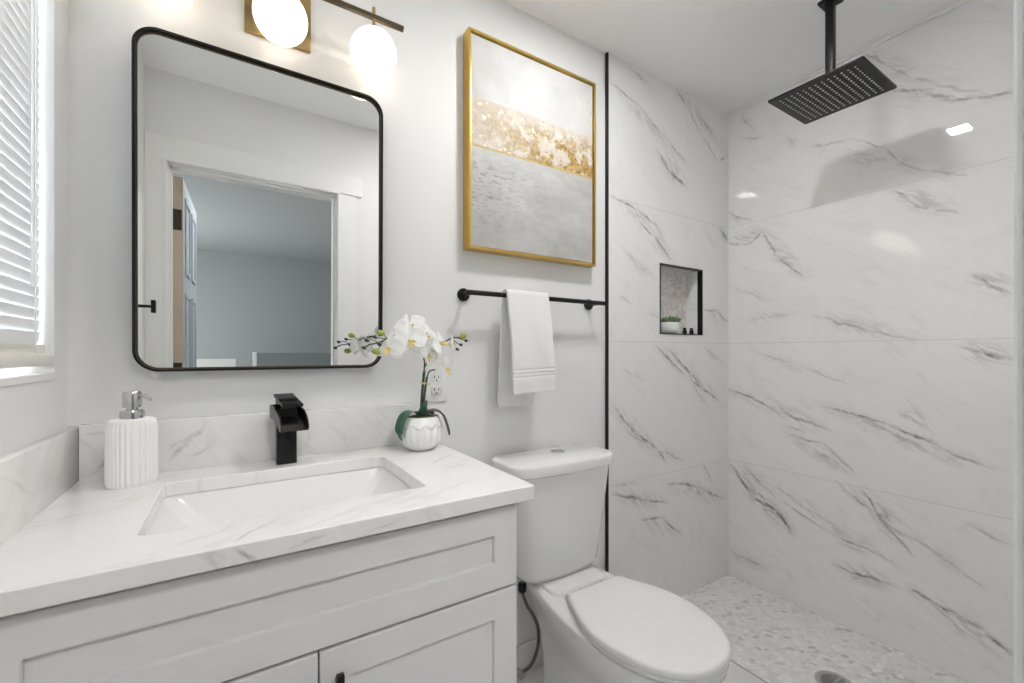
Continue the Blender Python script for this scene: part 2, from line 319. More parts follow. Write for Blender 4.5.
def prism_ring(bm, outer, inner, w0, w1, mapf):
    """closed frame between two outlines (same point count), thickness w0..w1, mapf(u,v,w)->xyz"""
    loops = [[mapf(u, v, w) for u, v in o] for o, w in ((outer, w0), (outer, w1), (inner, w1), (inner, w0), (outer, w0))]
    vl = [[bm.verts.new(p) for p in lp] for lp in loops[:4]]
    vl.append(vl[0]); n = len(outer)
    for a, b in zip(vl, vl[1:]):
        for i in range(n):
            j = (i+1) % n; bm.faces.new((a[i], a[j], b[j], b[i]))
    return bm
def lathe(bm, prof, cx, cy, seg=32, cap=True, fn=None):
    loops = []
    for r, z in prof:
        lp = []
        for i in range(seg):
            a = 2*PI*i/seg; rr = r if fn is None else fn(r, z, a)
            lp.append((cx+rr*math.cos(a), cy+rr*math.sin(a), z))
        loops.append(lp)
    ring_faces(bm, loops, True, cap, cap); return bm
def tube(bm, pts, rad, seg=10, cap=True):
    pts = [Vector(p) for p in pts]; rads = rad if isinstance(rad, (list, tuple)) else [rad]*len(pts)
    loops = []; up = None
    for i, p in enumerate(pts):
        t = (pts[min(i+1, len(pts)-1)] - pts[max(i-1, 0)]).normalized()
        if up is None: up = t.orthogonal().normalized()
        up = (up - t*up.dot(t)).normalized(); s = t.cross(up)
        loops.append([p + (up*math.cos(2*PI*k/seg) + s*math.sin(2*PI*k/seg))*rads[i] for k in range(seg)])
    ring_faces(bm, loops, True, cap, cap); return bm
def smooth_path(pts, n=8):
    pts = [Vector(p) for p in pts]; out = []
    for i in range(len(pts)-1):
        p0 = pts[max(i-1, 0)]; p1 = pts[i]; p2 = pts[i+1]; p3 = pts[min(i+2, len(pts)-1)]
        for k in range(n):
            t = k/n
            out.append(.5*((2*p1) + (p2-p0)*t + (2*p0-5*p1+4*p2-p3)*t*t + (3*p1-p0-3*p2+p3)*t**3))
    out.append(pts[-1]); return out
def sphere(bm, c, r, seg=24, ring=14, sx=1, sy=1, sz=1, rot=None):
    m = Matrix.Translation(c) @ (rot.to_4x4() if rot else Matrix.Identity(4)) @ Matrix.Diagonal((sx, sy, sz, 1))
    bmesh.ops.create_uvsphere(bm, u_segments=seg, v_segments=ring, radius=r, matrix=m); return bm
W = {}
def obj(name, bm, m, parent=None, smooth=40, kind=None, label=None, cat=None, group=None, loc=None, fixn=True):
    """link a bmesh given in world coordinates as one object (origin at its base, or in its parent's frame)"""
    if fixn: bmesh.ops.recalc_face_normals(bm, faces=bm.faces)
    if parent is not None: o0 = world_of(parent)
    elif loc: o0 = Vector(loc)
    else:
        lo = [min(v.co[i] for v in bm.verts) for i in range(3)]; hi = [max(v.co[i] for v in bm.verts) for i in range(3)]
        o0 = Vector(((lo[0]+hi[0])/2, (lo[1]+hi[1])/2, lo[2]))
    bmesh.ops.translate(bm, verts=bm.verts, vec=-o0)
    me = bpy.data.meshes.new(name); bm.to_mesh(me); bm.free()
    mats = m if isinstance(m, (list, tuple)) else [m]
    for x in mats: me.materials.append(x)
    if smooth is not None:
        for p in me.polygons: p.use_smooth = True
        me.set_sharp_from_angle(angle=math.radians(smooth))
    o = bpy.data.objects.new(name, me); C.objects.link(o)
    W[o.name] = o0.copy()
    if parent is not None: o.parent = parent
    else: o.location = o0
    if kind: o['kind'] = kind
    if label: o['label'] = label
    if cat: o['category'] = cat
    if group: o['group'] = group
    return o
def world_of(o): return W[o.name]
def thing(name, label, cat, loc, group=None):
    o = bpy.data.objects.new(name, None); C.objects.link(o); o.location = loc; W[o.name] = Vector(loc)
    o.empty_display_size = .05
    o['label'] = label; o['category'] = cat
    if group: o['group'] = group
    return o
def dup(root, offset, label=None):
    """a copy of a thing with copies of its parts and sub-parts, moved by an offset"""
    r = root.copy(); C.objects.link(r); r.location = Vector(root.location) + Vector(offset)
    if label: r['label'] = label
    def rec(src, dst):
        for ch in list(src.children):
            c = ch.copy(); C.objects.link(c); c.parent = dst; rec(ch, c)
    rec(root, r); return r
def struct(name, bm, m, parent=None, smooth=None, label=None): return obj(name, bm, m, parent, smooth=smooth, kind=None if parent else 'structure', label=label)
# ================================================================ THE ROOM
XL, XR, YB, YF, H = -0.309, 2.211, 0.0, -1.280, 2.44
XT = 1.323                       # where paint ends and slab tile begins on the back wall
TH = 0.115
DX0, DX1, DZ = -0.232, 0.519, 2.032     # doorway
BYF = -5.90                      # far bedroom wall
# back wall, painted part
struct('wall_back', B(XL-TH, XT, YB, YB+.12, 0, H), M['paint'])
# back wall, slab tile in the shower, with the niche opening
NX0, NX1, NZ0, NZ1, ND = 1.660, 1.980, 1.264, 1.588, 0.085
bm = prism_ring(bmesh.new(), [(XT, 0), (XR+.02, 0), (XR+.02, H), (XT, H)], [(NX0, NZ0), (NX1, NZ0), (NX1, NZ1), (NX0, NZ1)], -0.008, 0.12, lambda u, v, w: (u, w, v))
struct('wall_shower', bm, M['tile_back'])
bm = bmesh.new(); zz = [0, .612, 1.224, 1.836, H]
ring_faces(bm, [[(XR, .12, z), (XR, YF-TH, z), (XR+.12, YF-TH, z), (XR+.12, .12, z)] for z in zz], True, True, True)   # four courses of slabs
bm.faces.ensure_lookup_table()
for f in bm.faces:
    zc = f.calc_center_median().z; f.material_index = max(0, min(3, sum(zc > q for q in zz[1:4])))
struct('wall_right', bm, M['tile_right'])
bm = prism_ring(bmesh.new(), [(YB+.12, 0), (YF-TH, 0), (YF-TH, H), (YB+.12, H)], [(-.088, 1.121), (-.80, 1.121), (-.80, 2.25), (-.088, 2.25)], XL, XL-.13, lambda u, v, w: (w, u, v))
struct('wall_left', bm, M['paint'])
bm = B(XL-TH, DX0, YF-TH, YF, 0, H); box(bm, DX1, XR+.12, YF-TH, YF, 0, H); box(bm, DX0, DX1, YF-TH, YF, DZ, H)
struct('wall_front', bm, M['paint'])
struct('ceiling', B(XL-.13, XR+.12, YF-TH, .12, H, H+.08), M['ceil'])
struct('floor', B(XL-.13, 1.60, YF-TH, .12, -.08, 0), M['floor'])
struct('shower_floor', B(1.60, XR+.12, YF-TH, .12, -.08, 0.0), M['pebble'])
struct('trim_1', B(1.596, 1.602, YF, 0, -.01, .002), M['steel'])
# black edge profile between paint and slab; slim white bead where the right wall meets the ceiling
struct('trim_2', B(XT-.005, XT+.005, -.013, 0, 0, H-.002, .001, 1), M['black'])
struct('trim_3', B(XR-.010, XR, YF, -.008, H-.012, H), M['trim'])
struct('baseboard_back', B(.52, XT-.006, -.014, 0, 0, .10, .003, 2), M['trim'])
# niche lining, shelf and black frame
bm = B(NX0-.001, NX1+.001, ND, ND+.01, NZ0, NZ1)
struct('niche_back', bm, M['mosaic'])
bm = prism_ring(bmesh.new(), [(NX0-.012, NZ0-.012), (NX1+.012, NZ0-.012), (NX1+.012, NZ1+.012), (NX0-.012, NZ1+.012)],
    [(NX0+.001, NZ0+.001), (NX1-.001, NZ0+.001), (NX1-.001, NZ1-.001), (NX0+.001, NZ1-.001)], -.007, ND, lambda u, v, w: (u, w, v))
struct('niche_lining', bm, M['tile_back'])
bm = prism_ring(bmesh.new(), [(NX0-.002, NZ0-.002), (NX1+.002, NZ0-.002), (NX1+.002, NZ1+.002), (NX0-.002, NZ1+.002)],
    [(NX0+.003, NZ0+.003), (NX1-.003, NZ0+.003), (NX1-.003, NZ1-.003), (NX0+.003, NZ1-.003)], -.011, .016, lambda u, v, w: (u, w, v))
struct('trim_4', bm, M['black'])
# doorway: jamb lining, casings, header casing with a cap
bm = B(DX0-.001, DX0+.010, YF-TH-.002, YF+.002, 0, DZ); box(bm, DX1-.010, DX1+.001, YF-TH-.002, YF+.002, 0, DZ); box(bm, DX0, DX1, YF-TH-.002, YF+.002, DZ-.010, DZ)
# stops
box(bm, DX0+.010, DX0+.020, YF-.055, YF-.02, 0, DZ-.010); box(bm, DX1-.020, DX1-.010, YF-.055, YF-.02, 0, DZ-.010); box(bm, DX0+.010, DX1-.010, YF-.055, YF-.02, DZ-.02, DZ-.010)
struct('trim_5', bm, M['trim'])
bm = B(XL+.001, DX0+.006, YF, YF+.018, 0, DZ+.005); box(bm, DX1-.006, DX1+.096, YF, YF+.014, 0, DZ+.002)
box(bm, XL+.001, DX1+.128, YF, YF+.018, DZ+.004, DZ+.114, .002, 1)
# thin inner bead of the casing
box(bm, DX0-.012, DX0+.004, YF+.013, YF+.020, 0, DZ+.02, .002, 1); box(bm, DX1-.004, DX1+.012, YF+.013, YF+.020, 0, DZ+.02, .002, 1); box(bm, DX0-.012, DX1+.012, YF+.013, YF+.022, DZ-.002, DZ+.016, .002, 1)
struct('trim_6', bm, M['trim'])
# bedroom beyond the doorway
struct('wall_bedroom_far', B(-1.9, 2.7, BYF-.1, BYF, 0, H), M['bedwall'])
struct('wall_bedroom_right', B(2.6, 2.7, BYF, YF-TH, 0, H), M['bedwall'])
bm = prism_ring(bmesh.new(), [(YF-TH, 0), (BYF, 0), (BYF, H), (YF-TH, H)], [(-3.5, .6), (-4.9, .6), (-4.9, 1.9), (-3.5, 1.9)], -1.8, -1.9, lambda u, v, w: (w, u, v))
struct('wall_bedroom_left', bm, M['bedwall'])
bm = prism_ring(bmesh.new(), [(-3.44, .54), (-4.96, .54), (-4.96, 1.96), (-3.44, 1.96)], [(-3.5, .6), (-4.9, .6), (-4.9, 1.9), (-3.5, 1.9)], -1.78, -1.80, lambda u, v, w: (w, u, v))
struct('window_2', bm, M['trim'])
bm = B(-1.9, XL-.13, YF-TH-.002, YF-TH+.05, 0, H); box(bm, XR+.12, 2.7, YF-TH-.002, YF-TH+.05, 0, H)
struct('wall_bedroom_near', bm, M['bedwall'])
struct('ceiling_bedroom', B(-1.9, 2.7, BYF-.1, YF-TH, H, H+.08), M['bedceil'])
struct('floor_bedroom', B(-1.9, 2.7, BYF-.1, YF-TH, -.08, 0), M['bedfloor'])
# half walls against the far bedroom wall
bm = B(.335, 2.55, -4.62, -4.52, 0, 1.085)
p = struct('wall_bedroom_half', bm, mat('grey_half_wall', (0.22, 0.255, 0.265), .6))
struct('trim_7', B(.300, .334, -4.62, -4.52, 0, 1.095), M['trim'])
struct('wall_bedroom_low', B(-.9, .13, -4.60, -4.52, 0, 1.02), M['trim'])
# the door, swung back into the bedroom, hinged at the window-side jamb
door = obj('door_1', B(DX0+.012, DX0+.054, -2.10, YF-TH-.012, .012, DZ-.022, .002, 1), M['doorface'], None, smooth=None, kind='structure', loc=(DX0+.012, YF-TH, 0))
obj('door_edge', B(DX0+.011, DX0+.055, YF-TH-.0125, YF-TH-.010, .012, DZ-.022), M['doorwood'], door)
for z0, z1 in ((1.55, 1.93), (.95, 1.45), (.15, .85)):
    for yy in ((-2.0, -1.79), (-1.70, -1.49)):
        bm = prism_ring(bmesh.new(), [(yy[0], z0), (yy[1], z0), (yy[1], z1), (yy[0], z1)], [(yy[0]+.02, z0+.02), (yy[1]-.02, z0+.02), (yy[1]-.02, z1-.02), (yy[0]+.02, z1-.02)], DX0+.053, DX0+.060, lambda u, v, w: (w, u, v))
        obj('panel_moulding', bm, M['doorface'], door)
for z in (.30, 1.05, 1.80):
    bm = B(DX0+.014, DX0+.050, YF-TH-.010, YF-TH-.0075, z-.05, z+.05, .001, 1); tube(bm, [(DX0+.014, YF-TH-.004, z-.052), (DX0+.014, YF-TH-.004, z+.052)], .006, 10)
    obj('hinge', bm, M['hinge'], door)
bm = bmesh.new(); tube(bm, [(DX0+.054, -2.03, 1.0), (DX0+.10, -2.03, 1.0)], .011); tube(bm, [(DX0+.10, -2.035, 1.0), (DX0+.10, -1.92, 1.0)], .009)
obj('door_handle', bm, M['black'], door)
door.rotation_euler = (0, 0, math.radians(2.6))

# ---------------------------------------------------------------- bathroom window with its blind
bm = prism_ring(bmesh.new(), [(-.089, 1.122), (-.799, 1.122), (-.799, 2.249), (-.089, 2.249)], [(-.13, 1.17), (-.76, 1.17), (-.76, 2.20), (-.13, 2.20)], XL-.075, XL-.115, lambda u, v, w: (w, u, v))
box(bm, XL-.11, XL-.08, -.76, -.13, 1.66, 1.70)
win = struct('window_1', bm, M['trim'])
obj('window_pane', B(XL-.097, XL-.093, -.76, -.13, 1.17, 2.20), M['glass'], win)
obj('window_sill', B(XL-.075, XL+.004, -.799, -.089, 1.121, 1.135, .002, 1), M['trim'], win)
bl = thing('window_blind', 'white horizontal slat blind lowered over the window in the left wall', 'blind', (XL-.024, -.45, 1.15))
XB = XL-.022
obj('headrail', B(XB-.02, XB+.02, -.795, -.100, 2.20, 2.247, .003, 2), M['blind'], bl)
bm = bmesh.new(); N = 45
for i in range(N):
    z = 1.2035 + i*.0226
    a = math.radians(79); hw = .0128; r = []
    for k in range(5):
        t = -1+k/2; crown = .0016*(1-t*t)
        r.append((XB + hw*t*math.cos(a) + crown*math.sin(a), z + hw*t*math.sin(a)*1 - crown*math.cos(a)))
    # thin crowned slat with real thickness
    up = [(x, zz+.0005) for x, zz in r]; lo = [(x, zz-.0005) for x, zz in r][::-1]; pr = up+lo
    ring_faces(bm, [[(x, y, zz) for x, zz in pr] for y in (-.793, -.094)], True, True, True)
obj('slats', bm, M['blind'], bl)
bm = bmesh.new()
for i in range(4): box(bm, XB-.0128, XB+.0128, -.793, -.102, 1.1745+i*.0042, 1.1782+i*.0042)
obj('stacked_slats', bm, M['cream'], bl)
obj('bottom_rail', B(XB-.014, XB+.024, -.795, -.092, 1.150, 1.1745, .005, 3), M['cream'], bl)
for y in (-.155, -.45, -.74):
    bm = bmesh.new()
    for x in (XB-.0125, XB+.0135): tube(bm, [(x, y, 1.16), (x, y, 2.21)], .0007, 6)
    obj('ladder_cord', bm, M['blind'], bl)
bm = bmesh.new(); tube(bm, [(XB+.018, -.185, 1.30), (XB+.018, -.185, 2.22)], .0022, 8); obj('tilt_wand', bm, M['blind'], bl)
# robe hook on the left wall, seen in the mirror
hk = thing('robe_hook', 'small black robe hook on the left wall, reflected at the left edge of the mirror', 'hook', (XL, -.94, 1.341))
obj('wall_plate', B(XL, XL+.006, -.955, -.925, 1.318, 1.364, .002, 2), M['black'], hk)
bm = bmesh.new(); tube(bm, [(XL+.005, -.94, 1.341), (XL+.060, -.94, 1.341)], .006, 12); obj('peg', bm, M['black'], hk)
obj('end_plate', B(XL+.056, XL+.070, -.956, -.924, 1.316, 1.366, .002, 2), M['black'], hk)

# recessed square light in the ceiling
LX, LY = .965, -.61
cl = thing('ceiling_light', 'small square recessed ceiling light, seen reflected in the shower tiles', 'ceiling light', (LX, LY, H))
bm = prism_ring(bmesh.new(), rrect(LX-.068, LX+.068, LY-.068, LY+.068, .004, 2), rrect(LX-.056, LX+.056, LY-.056, LY+.056, .003, 2), H-.004, H+.0005, lambda u, v, w: (u, v, w))
obj('light_frame', bm, M['trim'], cl)
obj('diffuser', B(LX-.056, LX+.056, LY-.056, LY+.056, H-.0025, H-.0005), M['led'], cl)

# ================================================================ VANITY
ZC = .892
van = thing('vanity_cabinet', 'light grey shaker vanity cabinet under the quartz countertop', 'cabinet', (.10, -.27, 0))
CX0, CX1, CYF = XL+.004, .512, -.536
zt_ = ZC-.031
bm = B(CX0, CX0+.016, -.530, -.002, .09, zt_); box(bm, CX1-.016, CX1, -.530, -.002, .09, zt_); box(bm, CX0+.016, CX1-.016, -.530, -.002, .09, .106); box(bm, CX0+.016, CX1-.016, -.014, -.002, .106, zt_)
box(bm, CX0+.016, CX1-.016, -.530, -.512, .106, zt_); box(bm, CX0, CX1, -.47, -.45, 0, .09)
obj('carcass', bm, M['cab'], van)
def shaker(name, x0, x1, z0, z1, parent):
    fw, yf = .056, CYF-.019
    f = lambda u, v, w: (u, w, v)
    bm = prism_ring(bmesh.new(), [(x0, z0), (x1, z0), (x1, z1), (x0, z1)], [(x0+fw, z0+fw), (x1-fw, z0+fw), (x1-fw, z1-fw), (x0+fw, z1-fw)], yf, CYF, f)
    es = [e for e in bm.edges if all(abs(v.co.y-yf) < 1e-5 for v in e.verts)]
    bmesh.ops.bevel(bm, geom=es, offset=.0014, segments=2, affect='EDGES')
    o = obj(name, bm, M['cab'], parent)
    obj('recessed_panel', B(x0+fw-.004, x1-fw+.004, yf+.009, yf+.015, z0+fw-.004, z1-fw+.004), M['cab'], o)
    return o
FX0 = -.278
obj('filler_strip', B(CX0, FX0-.002, CYF-.019, -.530, .10, .850, .001, 1), M['cab'], van)
dr = shaker('false_drawer', FX0, CX1-.001, .682, .850, van)
d1 = shaker('cabinet_door', FX0, .117, .10, .676, van)
d2 = shaker('cabinet_door', .120, CX1-.001, .10, .676, van)
for d, x in ((d1, .088), (d2, .148)):
    bm = B(x-.006, x+.006, CYF-.047, CYF-.035, .515, .643, .0015, 2)
    for z in (.535, .623): box(bm, x-.004, x+.004, CYF-.037, CYF-.018, z-.004, z+.004)
    obj('pull_handle', bm, M['black'], d)
# countertop with cut-out
SX0, SX1, SY0, SY1 = -.128, .346, -.460, -.133
ctop = obj('countertop', prism_ring(bmesh.new(), rrect(XL+.002, .543, -.577, -.002, .004, 5), rrect(SX0, SX1, SY0, SY1, .018, 5), ZC-.030, ZC, lambda u, v, w: (u, v, w)), M['quartz'],
    label='white veined quartz countertop with a rectangular sink cut-out on the vanity', cat='countertop', smooth=30)
m_ = ctop.modifiers.new('bevel', 'BEVEL'); m_.width = .002; m_.segments = 2; m_.limit_method = 'ANGLE'
ctop.data.materials.append(M['edge'])
for p in ctop.data.polygons:
    if p.normal.y < -.9 and abs(p.center.y - min(v.co.y for v in ctop.data.vertices)) < .01: p.material_index = 1
obj('backsplash', B(XL+.021, .470, -.020, -.001, ZC, 1.016, .0012, 2), M['splash'], label='white veined quartz backsplash strip along the wall behind the faucet', cat='backsplash')
obj('side_splash', B(XL+.001, XL+.020, -.577, -.001, ZC, 1.013, .0012, 2), M['side'], label='white quartz side splash on the left wall below the window', cat='backsplash')
# undermount sink
def lp(x0, x1, y0, y1, r, z): return [(x, y, z) for x, y in rrect(x0, x1, y0, y1, r, 6)]
e = .004
inner = [lp(SX0-e-.008, SX1+e+.008, SY0-e-.008, SY1+e+.008, .03, ZC-.0305), lp(SX0-e, SX1+e, SY0-e, SY1+e, .025, ZC-.0305), lp(SX0-e+.002, SX1+e-.002, SY0-e+.002, SY1+e-.002, .025, ZC-.034), lp(SX0+.045, SX1-.045, SY0+.010, SY1-.010, .04, ZC-.09),
    lp(SX0+.085, SX1-.085, SY0+.022, SY1-.022, .05, ZC-.145), lp(SX0+.115, SX1-.115, SY0+.04, SY1-.04, .06, ZC-.160), lp(SX0+.20, SX1-.21, SY0+.14, SY1-.14, .02, ZC-.168)]
outer = [lp(SX0+.19, SX1-.20, SY0+.13, SY1-.13, .02, ZC-.178), lp(SX0+.07, SX1-.08, SY0+.03, SY1-.03, .06, ZC-.170), lp(SX0+.02, SX1-.02, SY0, SY1, .04, ZC-.09), lp(SX0-e-.012, SX1+e+.012, SY0-e-.012, SY1+e+.012, .03, ZC-.036), lp(SX0-e-.012, SX1+e+.012, SY0-e-.012, SY1+e+.012, .03, ZC-.031)]
bm = bmesh.new()
ring_faces(bm, inner, True, False, True); ring_faces(bm, outer, True, True, False)
snk = obj('sink_basin', bm, M['porcelain'], label='white rectangular undermount sink below the countertop cut-out', cat='sink', smooth=60, fixn=True)
bm = bmesh.new(); lathe(bm, [(.010, ZC-.166), (.024, ZC-.1655), (.026, ZC-.167)], .10, -.30, 24); obj('drain_ring', bm, M['black'], snk)

# faucet
fx = .113; fk = thing('waterfall_faucet', 'matte black single lever waterfall faucet behind the sink', 'faucet', (fx, -.07, ZC))
obj('faucet_body', B(fx-.023, fx+.023, -.094, -.046, ZC, .994, .0015, 2), M['blacksatin'], fk)
def yaw(bm, deg):
    bmesh.ops.rotate(bm, verts=bm.verts, cent=(fx, -.070, 0), matrix=Matrix.Rotation(math.radians(deg), 3, 'Z')); return bm
obj('valve_block', yaw(B(fx-.020, fx+.020, -.094, -.050, 1.030, 1.060, .001, 1), 9), M['blacksatin'], fk)
obj('spout_neck', yaw(B(fx-.0225, fx+.0225, -.096, -.046, .990, 1.032, .001, 1), 5), M['blacksatin'], fk)
# spout: wide open trough that curves over at the lip
bm = bmesh.new()
top_ = [(-.045, 1.041), (-.070, 1.039), (-.095, 1.035), (-.118, 1.028), (-.136, 1.018), (-.148, 1.005), (-.154, .992)]
flo = [(-.045, 1.018), (-.070, 1.017), (-.095, 1.014), (-.115, 1.009), (-.130, 1.002), (-.141, .993), (-.150, .986)]
bot = [(-.045, 1.008), (-.070, 1.007), (-.095, 1.004), (-.113, .999), (-.126, .993), (-.136, .986), (-.147, .982)]
def trough(x0, x1, a, b): ring_faces(bm, [[(x, y, z) for y, z in a] + [(x, y, z) for y, z in b[::-1]] for x in (x0, x1)], True, True, True)
trough(fx-.0325, fx-.0285, top_, bot); trough(fx+.0285, fx+.0325, top_, bot); trough(fx-.0285, fx+.0285, flo, bot)
box(bm, fx-.0285, fx+.0285, -.049, -.045, 1.008, 1.041)
obj('spout', yaw(bm, 9), M['blacksatin'], fk)
bm = bmesh.new(); ring_faces(bm, [[(fx-.023, -.046, z+.002), (fx+.023, -.046, z+.002), (fx+.024, -.128, z-.020), (fx-.024, -.128, z-.020)] for z in (1.060, 1.066)], True, True, True)
obj('lever', yaw(bm, 11), M['blacksatin'], fk)

# soap dispenser
sx, sy = -.185, -.108
sd = thing('soap_dispenser', 'white ribbed oval ceramic soap dispenser with a chrome pump', 'soap dispenser', (sx, sy, ZC))
bm = bmesh.new(); loops = []
NS = 240
for z, k in ((0, .93), (.003, .97), (.010, 1), (.060, 1), (.127, 1), (.135, .98), (.1405, .92), (.143, .80), (.1435, .3)):
    lpz = []
    for i in range(NS):
        a = 2*PI*i/NS; rib = 1 + (.075*abs(math.sin(a*15)) if .002 < z < .128 else .02) - .04
        ca, sa = math.cos(a), math.sin(a)
        px = .0425*k*rib*math.copysign(abs(ca)**.8, ca); py = .028*k*rib*math.copysign(abs(sa)**.8, sa)
        c_, s_ = math.cos(.28), math.sin(.28)
        lpz.append((sx+px*c_-py*s_, sy+px*s_+py*c_, ZC+z))
    loops.append(lpz)
ring_faces(bm, loops, True, True, True); obj('bottle', bm, M['ceramic'], sd, smooth=35)
bm = bmesh.new(); lathe(bm, [(.021, ZC+.142), (.021, ZC+.157), (.019, ZC+.161), (.008, ZC+.1615)], sx, sy, 32); obj('collar', bm, M['chrome'], sd)
bm = bmesh.new(); lathe(bm, [(.011, ZC+.160), (.011, ZC+.166), (.0165, ZC+.1665), (.0165, ZC+.197), (.014, ZC+.201), (.003, ZC+.2015)], sx, sy, 32)
tube(bm, smooth_path([(sx+.008, sy-.004, ZC+.192), (sx+.024, sy-.012, ZC+.190), (sx+.033, sy-.018, ZC+.182)], 5), .0035, 10)
obj('pump', bm, M['chrome'], sd)

# ================================================================ MIRROR (hung tilting very slightly forward)
MX0, MX1, MZ0, MZ1 = -.196, .374, 1.131, 1.929
mir = thing('wall_mirror', 'large rounded rectangular mirror with a thin black frame over the sink', 'mirror', (.088, -.01, MZ0))
al, be = .0095, .013
def mt(u, v, w):  # u across, v up, w out of the wall
    return (u, -w - (v-MZ0)*math.sin(al) - (MX1-u)*be, MZ0 + (v-MZ0)*math.cos(al))
r0 = .050
O_ = rrect(MX0, MX1, MZ0, MZ1, r0, 14)
I_ = rrect(MX0+.0055, MX1-.0055, MZ0+.0055, MZ1-.0055, r0-.0055, 14)
I2 = rrect(MX0+.009, MX1-.009, MZ0+.009, MZ1-.009, r0-.009, 14)
bm = prism_ring(bmesh.new(), O_, I_, .002, .030, mt); obj('outer_frame', bm, M['black'], mir, smooth=35)
bm = prism_ring(bmesh.new(), rrect(MX0+.0053, MX1-.0053, MZ0+.0053, MZ1-.0053, r0-.0053, 14), I2, .002, .0225, mt); obj('inner_lip', bm, M['bronze'], mir, smooth=35)
bm = bmesh.new(); ring_faces(bm, [[mt(u, v, w) for u, v in rrect(MX0+.007, MX1-.007, MZ0+.007, MZ1-.007, r0-.007, 14)] for w in (.015, .0195)], True, True, True)
obj('mirror_glass', bm, M['mirror'], mir, smooth=None)

# ================================================================ VANITY LIGHT
vl = thing('vanity_light', 'bronze and brass three globe bar light above the mirror', 'wall light', (.100, -.01, 2.09))
bm = B(.022, .180, -.012, -.0, 2.014, 2.172, .002, 2); obj('wall_plate', bm, M['brass'], vl)
GY = -.095
bm = bmesh.new(); tube(bm, [(.099, -.010, 2.115), (.099, GY, 2.115)], .008, 14); obj('arm', bm, M['bronze'], vl)
bm = bmesh.new(); tube(bm, [(-.217, GY, 2.119), (.415, GY, 2.119)], .0085, 14); obj('crossbar', bm, M['bronze'], vl)
for gx in (-.133, .099, .331):
    bm = bmesh.new(); tube(bm, [(gx, GY, 2.086), (gx, GY, 2.146)], .0045, 12); lathe(bm, [(.012, 2.080), (.012, 2.090), (.005, 2.092)], gx, GY, 16)
    pin = obj('brass_pin', bm, M['brass'], vl)
    bm = bmesh.new(); sphere(bm, (gx, GY, 2.0195 + (.331-gx)*.015), .0625, 40, 24); obj('globe', bm, M['globe'], pin, smooth=180)

